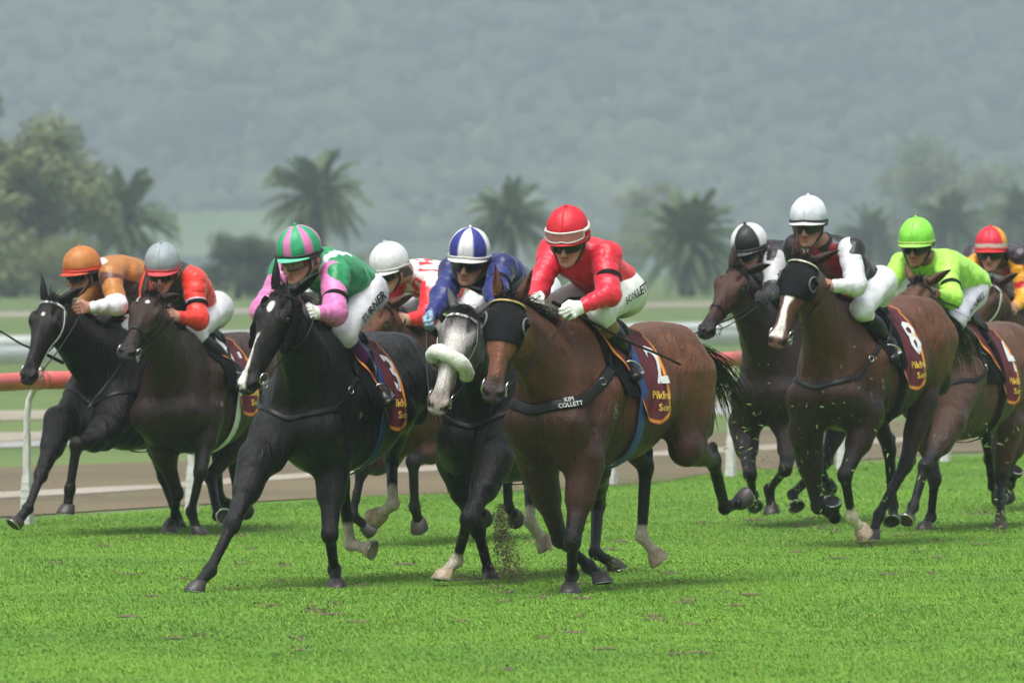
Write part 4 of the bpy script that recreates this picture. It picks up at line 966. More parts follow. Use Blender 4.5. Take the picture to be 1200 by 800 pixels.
def rot_frame(psi, pitch):
    s, c = math.sin(psi), math.cos(psi); fw = vec(-s, -c, 0); l = vec(c, -s, 0); u = vec(0, 0, 1); cp, sp = math.cos(pitch), math.sin(pitch)
    return np.array([fw*cp+u*sp, l, u*cp-fw*sp])
def build_jockey(rig, cfg, horse):
    psi, pit = math.radians(rig['psi']), math.radians(rig['pitch']); A = rot_frame(psi, pit)      # local -> world rows
    J = {k: vec(*v) for k, v in rig['J'].items()}; base = vec(J['pe'][0], 0, 1.42)
    o = thing('person', cfg['label'], 'person', vec(*rig['org'])+base@A, 0, 'jockeys crouched over their horses'); o.rotation_euler = (0, -pit, -PI/2-psi)
    B = lambda V: np.asarray(V)-base
    def mk(name, f, vox, m, colf=None, parent=None, disp=None, fine=(), fvox=.005):
        V, Q = f.mesh(vox, fine=fine, fvox=fvox)
        if disp is not None:
            g = f.grad(V); V = V+g*disp(V)[:, None]
        C = colf(V) if colf else np.ones((len(V), 3)); return mesh_from(name, B(V), Q, m, parent or o, True, C)
    sk = vec(*cfg.get('skin', (.42, .22, .15)))
    # head frame
    fy, fp, fr_ = [math.radians(a) for a in cfg['face']]; fp -= math.radians(11)
    fw = vec(-math.sin(fy)*math.cos(fp), -math.cos(fy)*math.cos(fp), -math.sin(fp)); lf = unit(np.cross((0, 0, 1), fw)); uu = np.cross(fw, lf)
    lf, uu = math.cos(fr_)*lf+math.sin(fr_)*uu, math.cos(fr_)*uu-math.sin(fr_)*lf
    F_, L_, U_ = [A@v for v in (fw, lf, uu)]; RH = np.array([F_, L_, U_]); C0 = J['hd']
    HS = 1.06; H = lambda a, b, c: C0+HS*(a*F_+b*L_+c*U_)
    pe, nk = J['pe'], J['nk']; ax = unit(nk-pe); Lt = np.linalg.norm(nk-pe); sd = unit((J['shL']-J['shR'])*.7+(0, .3, 0)); sd = unit(sd-ax*(sd@ax)); up = np.cross(ax, sd)
    hf = Field()
    hf.ell(H(-.012, 0, .035), (.094, .075, .092), RH, k=.02)
    hf.ecap(H(.038, 0, .0), H(.048, 0, -.082), L_, (.060, .052), (.038, .036), k=.03)
    for s in (1, -1):
        hf.cap(H(-.012, s*.056, -.045), H(.056, s*.020, -.100), .020, .017, k=.025)
        hf.ell(H(.064, s*.042, -.030), (.020, .020, .018), RH, k=.02)
        hf.ell(H(.099, s*.031, -.001), (.016, .017, .011), RH, k=.016, sub=True)
        hf.cap(H(.086, s*.012, .020), H(.074, s*.046, .018), .009, .009, k=.014)
        hf.ell(H(-.004, s*.078, -.018), (.020, .007, .032), RH, k=.008)
        hf.ell(H(.106, s*.0125, -.047), (.010, .0075, .008), RH, k=.007)
        hf.cap(H(.088, s*.022, -.058), H(.082, s*.034, -.078), .0035, .003, k=.012, sub=True)
    hf.cap(H(.092, 0, .004), H(.119, 0, -.040), .0085, .0125, k=.012)
    hf.ell(H(.078, 0, -.106), (.019, .022, .017), RH, k=.02)
    hf.ecap(H(.090, .017, -.070), H(.090, -.017, -.070), U_, (.0055, .009), k=.006)
    hf.ecap(H(.088, .014, -.082), H(.088, -.014, -.082), U_, (.0065, .009), k=.006)
    hf.cap(H(.101, .019, -.0755), H(.101, -.019, -.0755), .0028, k=.003, sub=True)
    hf.cap(H(-.030, 0, -.045), nk*.8+C0*.2, .052, .056, k=.03); hf.cap(nk*.8+C0*.2, nk-ax*.06, .056, .075, k=.03)
    # the slim body under the clothes, joined on
    hf.loft(pe, [ax, sd, up], [[-.06, .07, -.07, .09, 0], [.1, .085, -.085, .115, 0], [.3*Lt/.53, .09, -.09, .125, 0], [.43*Lt/.53, .085, -.085, .14, 0], [Lt, .05, -.05, .07, 0]], k=.03)
    for s in 'LR':
        sh, el, ha, hp, kn, an, to = [J[k+s] for k in ('sh', 'el', 'ha', 'hp', 'kn', 'an', 'to')]; wr = ha-unit(ha-el)*.055
        hf.cap(nk, sh, .045, .045, k=.03); hf.cap(sh, el, .044, .034, k=.02); hf.cap(el, wr, .034, .026, k=.02); hf.cap(hp, kn, .070, .048, k=.03); hf.cap(kn, an, .042, .030, k=.02); hf.cap(an, an*.7+to*.3, .026, .020, k=.02)
    def facecol(V):
        C = np.tile(sk, (len(V), 1)); h = (V-C0)@RH.T
        r = (np.linalg.norm((h-(.068, 0, -.03))/(.05, .055, .03), axis=1)); w_ = np.clip(1.3-r, 0, 1)*.3; C = C*(1-w_[:, None])+np.array((.50, .17, .12))*w_[:, None]
        lip = (np.abs(h[:, 1]) < .023)*(h[:, 0] > .085)*(np.abs(h[:, 2]+.076) < .013); C[lip] = C[lip]*.45+np.array((.36, .09, .08))*.55
        br = (np.abs(np.abs(h[:, 1])-.030) < .017)*(h[:, 0] > .07)*(np.abs(h[:, 2]-.019) < .0045); C[br] = (.07, .04, .02)
        hair = (h[:, 0] < .012-.2*h[:, 2])*(h[:, 2] > -.075)*(h[:, 0] > -.12)*(np.abs(h[:, 1]) < .083)*~((np.abs(h[:, 0]+.004) < .024)*(np.abs(h[:, 2]+.018) < .034)*(np.abs(h[:, 1]) > .070)); hair &= (h[:, 2] > -.12)
        C[hair & (h[:, 2] > -.06) & (h[:, 0] < -.015)] = cfg.get('hair', (.05, .03, .02))
        return C
    lo_ = np.min([H(a, b, c) for a in (-.03, .13) for b in (-.09, .09) for c in (-.13, .03)], 0); hi_ = np.max([H(a, b, c) for a in (-.03, .13) for b in (-.09, .09) for c in (-.13, .03)], 0)
    V, Q = hf.mesh(.022, fine=[(lo_, hi_)], fvox=.0055); Cc = facecol(V); Vb, Qb = [V], [Q]; Cb = [Cc]; nV = len(V)
    gl = cfg.get('gloves')
    for s, sg in (('L', 1), ('R', -1)):
        sh, el, ha = J['sh'+s], J['el'+s], J['ha'+s]; x_ = unit(ha-el); hint = vec(.25, -sg*.35, 1.0) if not cfg.get('openhand') == s else vec(.4, 0, 1); y_ = unit(hint-x_*(hint@x_)); z_ = np.cross(x_, y_)
        # left hand: back of the hand faces outwards (+y), thumb up
        if z_[1]*sg < 0: z_ = -z_
        Vh, Qh = hand_mesh('glove' if gl else 'bare'); M = np.array([x_, y_, z_]); W = ha-x_*.012+Vh@M
        if np.linalg.det(M) < 0: Qh = Qh[:, ::-1]
        if gl: mesh_from('glove', B(W), Qh, M_GLOVE, o, True, np.tile(vec(*gl), (len(W), 1)))
        else: Vb.append(W); Qb.append(Qh+nV); Cb.append(np.tile(sk*.95, (len(W), 1))); nV += len(W)
    mesh_from('body', B(np.vstack(Vb)), np.vstack(Qb), M_SKIN, o, True, np.vstack(Cb))
    for s in (1, -1):
        mb = MB(); c = H(.0775, s*.031, -.001); G = [[c+.0125*(math.cos(a)*F_+math.sin(a)*(math.cos(b)*L_+math.sin(b)*U_)) for b in np.linspace(0, 2*PI, 13)] for a in np.linspace(0, PI, 9)]
        cc = np.array([[(.02, .015, .01) if i < 3 else (.6, .57, .54)]*13 for i in range(9)]); mb.grid(np.array(G)-base, col=cc); mb.build('eye', M_GLOVE, o, usecol=True)
    # ---- jacket
    jf = Field(); k_ = Lt/.53; bulk = cfg.get('bulk', 1.0)
    jf.loft(pe, [ax, sd, up], [[cfg.get('hem', -.05), .112*bulk, -.10, .150, 0], [.08, .130*bulk, -.115, .160, 0], [.20*k_, .135*bulk, -.12, .158, 0], [.33*k_, .135*bulk, -.125, .172, 0], [.43*k_, .115, -.115, .178, 0], [.50*k_, .088, -.09, .135, 0], [.55*k_, .064, -.068, .082, 0]], k=.03)
    for s in 'LR':
        sh, el = J['sh'+s], J['el'+s]; jf.cap(nk-ax*.04, sh, .070, .070, k=.05); jf.cap(sh, sh+(el-sh)*.22, .072, .070, k=.03)
        jf.cap(nk-ax*.10+sd*(.05 if s == 'L' else -.05)+up*.03, sh+up*.01, .07, .055, k=.04)
    def fold(seed, amp, fr):
        def d(V):
            n1 = fnoise(V, fr, seed); t = ((V-pe)@ax); return amp*(np.sin(t*48+n1*5)*.45+n1*.7+.35*fnoise(V, fr*2.6, seed+1))
        return d
    def tc(V): return ((V-pe)@ax)/Lt, ((V-pe)@sd), ((V-pe)@up)
    def jcol(V):
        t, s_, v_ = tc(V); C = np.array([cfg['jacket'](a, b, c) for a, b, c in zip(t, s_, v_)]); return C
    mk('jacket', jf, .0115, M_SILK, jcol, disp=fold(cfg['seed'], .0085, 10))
    for s, sg in (('L', 1), ('R', -1)):
        sh, el, ha = J['sh'+s], J['el'+s], J['ha'+s]; wr = ha-unit(ha-el)*.062; sf = Field(); sl_ = cfg.get('sleevelen', 1.0); wr2 = el+(wr-el)*sl_
        sf.cap(sh+(nk-sh)*.12, el, .077, .061, k=.03); sf.cap(el, wr2, .061, .038+.012*(1-sl_), k=.03); sf.ell(el+(sh-el)*.15-vec(0, 0, .012), (.066, .062, .066), k=.04)
        a1 = unit(el-sh); a2 = unit(wr-el); L1 = np.linalg.norm(el-sh); L2 = np.linalg.norm(wr-el)
        def prm(V):
            d1 = np.clip(((V-sh)@a1)/L1, 0, 1.0); d2 = np.clip(((V-el)@a2)/L2, 0, 1); n1 = np.linalg.norm(V-sh-d1[:, None]*(el-sh), axis=1); n2 = np.linalg.norm(V-el-d2[:, None]*(wr-el), axis=1)
            return np.where(n1 < n2, d1, 1+d2)
        def scol(V): q = prm(V); return np.array([cfg['sleeve'](a, sg) for a in q])
        def sdisp(V):
            q = prm(V); n1 = fnoise(V, 12, cfg['seed']+5); return .0052*(np.sin(q*21+n1*4)*.55+n1*.6+.35*fnoise(V, 30, 7))
        mk('sleeve', sf, .0105, M_SILK, scol, disp=sdisp)
        if cfg.get('armband') and (s == 'L'):
            c = sh+(el-sh)*.60; mb = MB(); P_ = [c+a1*t for t in np.linspace(-.015, .015, 5)]; mb.tube(P_, [.069, .0725, .0735, .0725, .069], 26, caps=False); V_ = np.array(mb.v)-base; mb.v = [tuple(p) for p in V_]; mb.build('armband', cfg['armband'] if not isinstance(cfg['armband'], bool) else M_BAND, o)
        if cfg.get('cuff'):
            mb = MB(); P_ = [wr2+a2*t for t in np.linspace(-.012, .02, 5)]; mb.tube(P_, [.040, .043, .042, .038, .036], 20, caps=False, col=cfg['cuff']); mb.v = [tuple(np.array(p)-base) for p in mb.v]; mb.build('cuff', M_SILK, o, usecol=True)
    # collar
    mb = MB(); cN = nk*.72+C0*.28; cD = unit(C0-nk)*.6+ax*.4; mb.tube([nk*.95+C0*.05, cN], [.086, .070], 24, caps=False, col=cfg.get('collar', cfg['jacket'](1, 0, 0))); mb.v = [tuple(np.array(p)-base) for p in mb.v]; mb.build('collar', M_SILK, o, usecol=True)
    # ---- breeches
    bf = Field(); bf.ell(pe+vec(-.0, 0, -.02), (.115, .145, .105), k=.06); bf.cap(pe, pe+ax*.10, .10, .10, k=.05)
    for s in 'LR':
        hp, kn, an = J['hp'+s], J['kn'+s], J['an'+s]; bf.cap(hp, kn, .100, .068, k=.05); bf.ell(kn, (.066, .062, .066), k=.03); bf.cap(kn, kn+(an-kn)*.22, .060, .056, k=.02); bf.cap(pe, hp, .11, .10, k=.05)
    bc = vec(*cfg.get('breeches', (.56, .57, .60)))
    def bdisp(V): n1 = fnoise(V, 10, 31); return .004*(np.sin((V@vec(30, 8, 26))+n1*4)*.5+n1*.7)
    br = mk('breeches', bf, .0125, M_BREECH, lambda V: np.tile(bc, (len(V), 1)), disp=bdisp)
    # ---- boots
    for s, sg in (('L', 1), ('R', -1)):
        kn, an, to = J['kn'+s], J['an'+s], J['to'+s]; tp = kn+(an-kn)*.16; ft = Field(); d = unit(an-kn); L_s = np.linalg.norm(an-tp)
        ft.cap(tp, kn+(an-kn)*.5, .060, .056, k=.02); ft.cap(kn+(an-kn)*.45-vec(.012, 0, 0), kn+(an-kn)*.6-vec(.01, 0, 0), .052, .050, k=.03); ft.cap(kn+(an-kn)*.5, an, .054, .043, k=.03)
        fd = unit(to-an); heel = an-fd*.028+d*.035; toe = to+d*.018+fd*.03
        ft.ecap(heel, toe, (0, 1, 0), (.036, .036), (.040, .028), k=.03); ft.cap(an, to*.8+an*.2+d*.005, .040, .030, k=.03); ft.ell(an+d*.01, (.042, .040, .045), k=.03)
        ft.ecap(heel+d*.026, toe+d*.016, (0, 1, 0), (.034, .008), (.038, .008), k=.006); ft.cap(heel+d*.03, heel+d*.042, .026, .026, k=.005)
        bt = cfg.get('boottop'); nb = cfg.get('boottoplen', .30)
        def bcol(V):
            t = ((V-tp)@d)/L_s; C = np.tile(vec(.005, .005, .0055), (len(V), 1))
            if bt: C[t < nb] = bt
            return C
        mk('boot', ft, .0100, M_BOOT, bcol)
        # stirrup belongs to the horse's saddle
        c = (an*.35+to*.65)+d*.052; mb = MB(); w2 = unit(np.cross(d, fd)); 
        arc_ = [c+w2*.056*math.cos(a)-d*(.115*math.sin(a)) for a in np.linspace(0, PI, 16)]; mb.tube(arc_, .006, 6); mb.box(c, (.05, .116, .012), np.array([fd, w2, d])); mb.build('stirrup_iron', M_STEEL, horse['o'])
        mb = MB(); top = horse['cs'](.10, .20, sg, .035); mb.tube([c-d*.115, (c-d*.115)*.5+top*.5+vec(0, sg*.015, 0), top], .011, 6, flat=.3); mb.build('stirrup_leather', M_LEATHER, horse['o'])
    # ---- lettering on the thigh
    if cfg.get('legtext'):
        for txt, q0, side, size in cfg['legtext']:
            hp, kn = J['hp'+side], J['kn'+side]; sg = 1 if side == 'L' else -1; td = unit(kn-hp); out = vec(0, sg, 0)-td*(vec(0, sg, 0)@td); out = unit(out+vec(.5 if side == 'R' else .1, 0, .1)); v2 = np.cross(out, td)
            cu = bpy.data.curves.new('t', 'FONT'); cu.body = txt; cu.size = size; cu.align_x = 'CENTER'; cu.align_y = 'CENTER'; cu.resolution_u = 1; cu.offset = size*.02
            to_ = bpy.data.objects.new('t', cu); me = to_.to_mesh(); V_ = np.array([tuple(v.co) for v in me.vertices]); Fc = [tuple(p.vertices) for p in me.polygons]; to_.to_mesh_clear(); bpy.data.objects.remove(to_)
            xd = -td*cfg.get('textdir', 1); yd = np.cross(out, xd); P_ = np.array([hp+(kn-hp)*q0+out*.10+xd*p[0]+yd*p[1] for p in V_]); P_ = bf.project(P_, .0085, 8); mesh_from('lettering', P_-base, Fc, M_INK, br, False)
    if cfg.get('chesttext'):
        txt, t0, s0, size = cfg['chesttext']; cu = bpy.data.curves.new('t', 'FONT'); cu.body = txt; cu.size = size; cu.align_x = 'CENTER'; cu.align_y = 'CENTER'; cu.offset = .006
        to_ = bpy.data.objects.new('t', cu); me = to_.to_mesh(); V_ = np.array([tuple(v.co) for v in me.vertices]); Fc = [tuple(p.vertices) for p in me.polygons]; to_.to_mesh_clear(); bpy.data.objects.remove(to_)
        P_ = np.array([pe+ax*(t0*Lt+p[1])+sd*(s0+p[0])-up*.2 for p in V_]); P_ = jf.project(P_, .011, 10); mesh_from('chest_letter', P_-base, Fc, M_WHITEC, o, False)
    # ---- helmet, peak, strap, goggles
    mb = MB(); n, m_ = 18, 48; G, cc = [], []
    hc = H(-.014, 0, .062)
    for i in range(n+1):
        row, rc = [], []
        for j in range(m_+1):
            a = 2*PI*j/m_; low = -.030-.030*max(0, -math.cos(a))-.012*abs(math.sin(a)); phm = PI/2+math.asin(min(.9, -low/.122)); ph = phm*i/n
            r = 1+.012*math.sin(a*9)*math.sin(ph)**2*(cfg.get('puff', 0)+.15)+.008*math.sin(a*5+ph*6)
            p = hc+F_*(.136*math.sin(ph)*math.cos(a)*r)+L_*(.115*math.sin(ph)*math.sin(a)*r)+U_*(.124*math.cos(ph)*r); row.append(p-base)
            rc.append(cfg['cap'](math.degrees(a) if a <= PI else math.degrees(a)-360, i/n))
        G.append(row); cc.append(rc)
    mb.grid(np.array(G), thick=-.0001, col=np.array(cc)); mb.v = mb.v[:(n+1)*(m_+1)]; mb.c = mb.c[:(n+1)*(m_+1)]; mb.f = [q for q in mb.f if max(q) < (n+1)*(m_+1)]
    hel = mb.build('helmet', M_CAP, o, usecol=True); sm_ = hel.modifiers.new('thickness', 'SOLIDIFY'); sm_.thickness = .008; sm_.offset = -1
    mb = MB(); G = [[hc+F_*((.132+.050*q*max(0, math.cos(a))**.6)*math.cos(a))+L_*((.113+.010*q)*math.sin(a))+U_*(-.026-.012*abs(math.sin(a))-.014*q) for a in np.linspace(-1.25, 1.25, 24)] for q in np.linspace(0, 1, 7)]
    mb.grid(np.array(G)-base, thick=.004); mb.c = [cfg.get('peak', (.02, .02, .02))]*len(mb.v); mb.build('peak', M_CAP, hel, usecol=True)
    mb = MB(); pts = [hc+F_*.139*math.cos(a)+L_*.119*math.sin(a)+U_*(-.022-.012*abs(math.sin(a))-.020*max(0, -math.cos(a))) for a in np.linspace(0, 2*PI, 41)]; mb.tube(pts, .009, 6, flat=.4, nrm=[unit(p-hc) for p in pts], caps=False); mb.v = [tuple(np.array(p)-base) for p in mb.v]; mb.c = [cfg.get('hatband', (.012, .012, .012))]*len(mb.v); mb.build('helmet_band', M_CAP, hel, usecol=True)
    mb = MB(); mb.tube([hc+U_*.120-base, hc+U_*.136-base], [.013, .007], 10, col=cfg['cap'](0, .1)); mb.build('button', M_CAP, hel, usecol=True)
    mb = MB()
    for s in (1, -1): mb.tube([H(.015, s*.094, .01)-base, H(.008, s*.082, -.045)-base, H(.040, s*.052, -.098)-base, H(.068, s*.012, -.123)-base, H(.070, 0, -.125)-base], .0075, 6, flat=.4)
    mb.build('chin_strap', M_FRAME, hel)
    def goggles(cz, lens, frame, out_=0.0, hh=.029):
        g_ = thing('goggles', '', '') if False else None
        mb = MB(); G = []
        for i in range(9):
            q = i/8; row = []
            for j in range(29):
                a = (j/28-.5)*2*1.10; edge = abs(j/28-.5)*2; hgt = hh*(1-.35*edge**4)*(1-.28*math.exp(-(a/.16)**2)*(1 if q < .5 else 0)); rr = 1+out_
                p = H((.112*rr)*math.cos(a)-.004, (.088*rr)*math.sin(a), cz+hgt*(2*q-1)-(.004 if q < .5 else 0)); row.append(p-base)
            G.append(row)
        mb.grid(np.array(G), thick=.003); go = mb.build('goggles', lens, o); G = np.array(G)
        loop = list(G[0])+list(G[1:, -1])+list(G[-1, ::-1][1:])+list(G[-2::-1, 0]); mb = MB(); mb.tube(loop, .0055, 6, caps=False); mb.build('goggle_frame', frame, go)
        mb = MB(); rr = 1+out_; pts = [H(.118*math.cos(a)-.012, (.094+.018)*math.sin(a), cz+.016*(1-math.cos(a-PI))*0+.010+.02*max(0, -math.cos(a)))-base for a in np.linspace(1.05, 2*PI-1.05, 26)]; mb.tube(pts, .010, 6, flat=.3, nrm=[unit(p-(C0-base)) for p in pts]); mb.build('goggle_strap', frame, go)
    gk = cfg.get('goggles', 'dark')
    goggles(.000, M_LENSC if gk == 'clear' else M_LENSD, M_FRAME)
    if cfg.get('goggles2'): goggles(.060, M_LENSR, M_FRAMEW, .29, .024)
    # ---- reins to the hands (parts of the horse)
    for s, i in (('L', 0), ('R', 1)):
        b = horse['bits'][i]; h_ = J['ha'+s]; mid = b*.5+h_*.5-vec(0, -.02*(1 if s == 'L' else -1), .035); mb = MB()
        q = np.linspace(0, 1, 14)[:, None]; P_ = (1-q)**2*b+2*q*(1-q)*mid+q*q*h_; bad = horse['f'].at(P_) < .01; P_[bad] = horse['f'].project(P_[bad], .012)
        mb.tube(P_, .0085, 6, flat=.4); mb.build('rein', M_WHITEL if cfg.get('whiterein') else M_LEATHER, horse['o'])
    if 'whip' in rig:
        a, b = vec(*rig['whip'][0]), vec(*rig['whip'][1]); d = unit(b-a); mb = MB(); Lw = np.linalg.norm(b-a)
        w_ = thing('whip', cfg['whiplabel'], 'whip', vec(*rig['org'])+a@A, 0, 'whips'); w_.rotation_euler = (0, -pit, -PI/2-psi)
        mb.tube([-d*.10, d*.06], [.012, .010], 8); mb.build('grip', M_BAND, w_)
        sag = vec(0, 0, -.015); mb = MB(); mb.tube([d*.06, d*Lw*.5+sag, d*Lw*.86], [.0085, .0072, .0065], 7); mb.build('shaft', M_LEATHER, w_)
        mb = MB(); mb.tube([d*Lw*.84, d*Lw], [.012, .013], 8, flat=.5); mb.build('flap', M_LEATHER, w_)
    return o
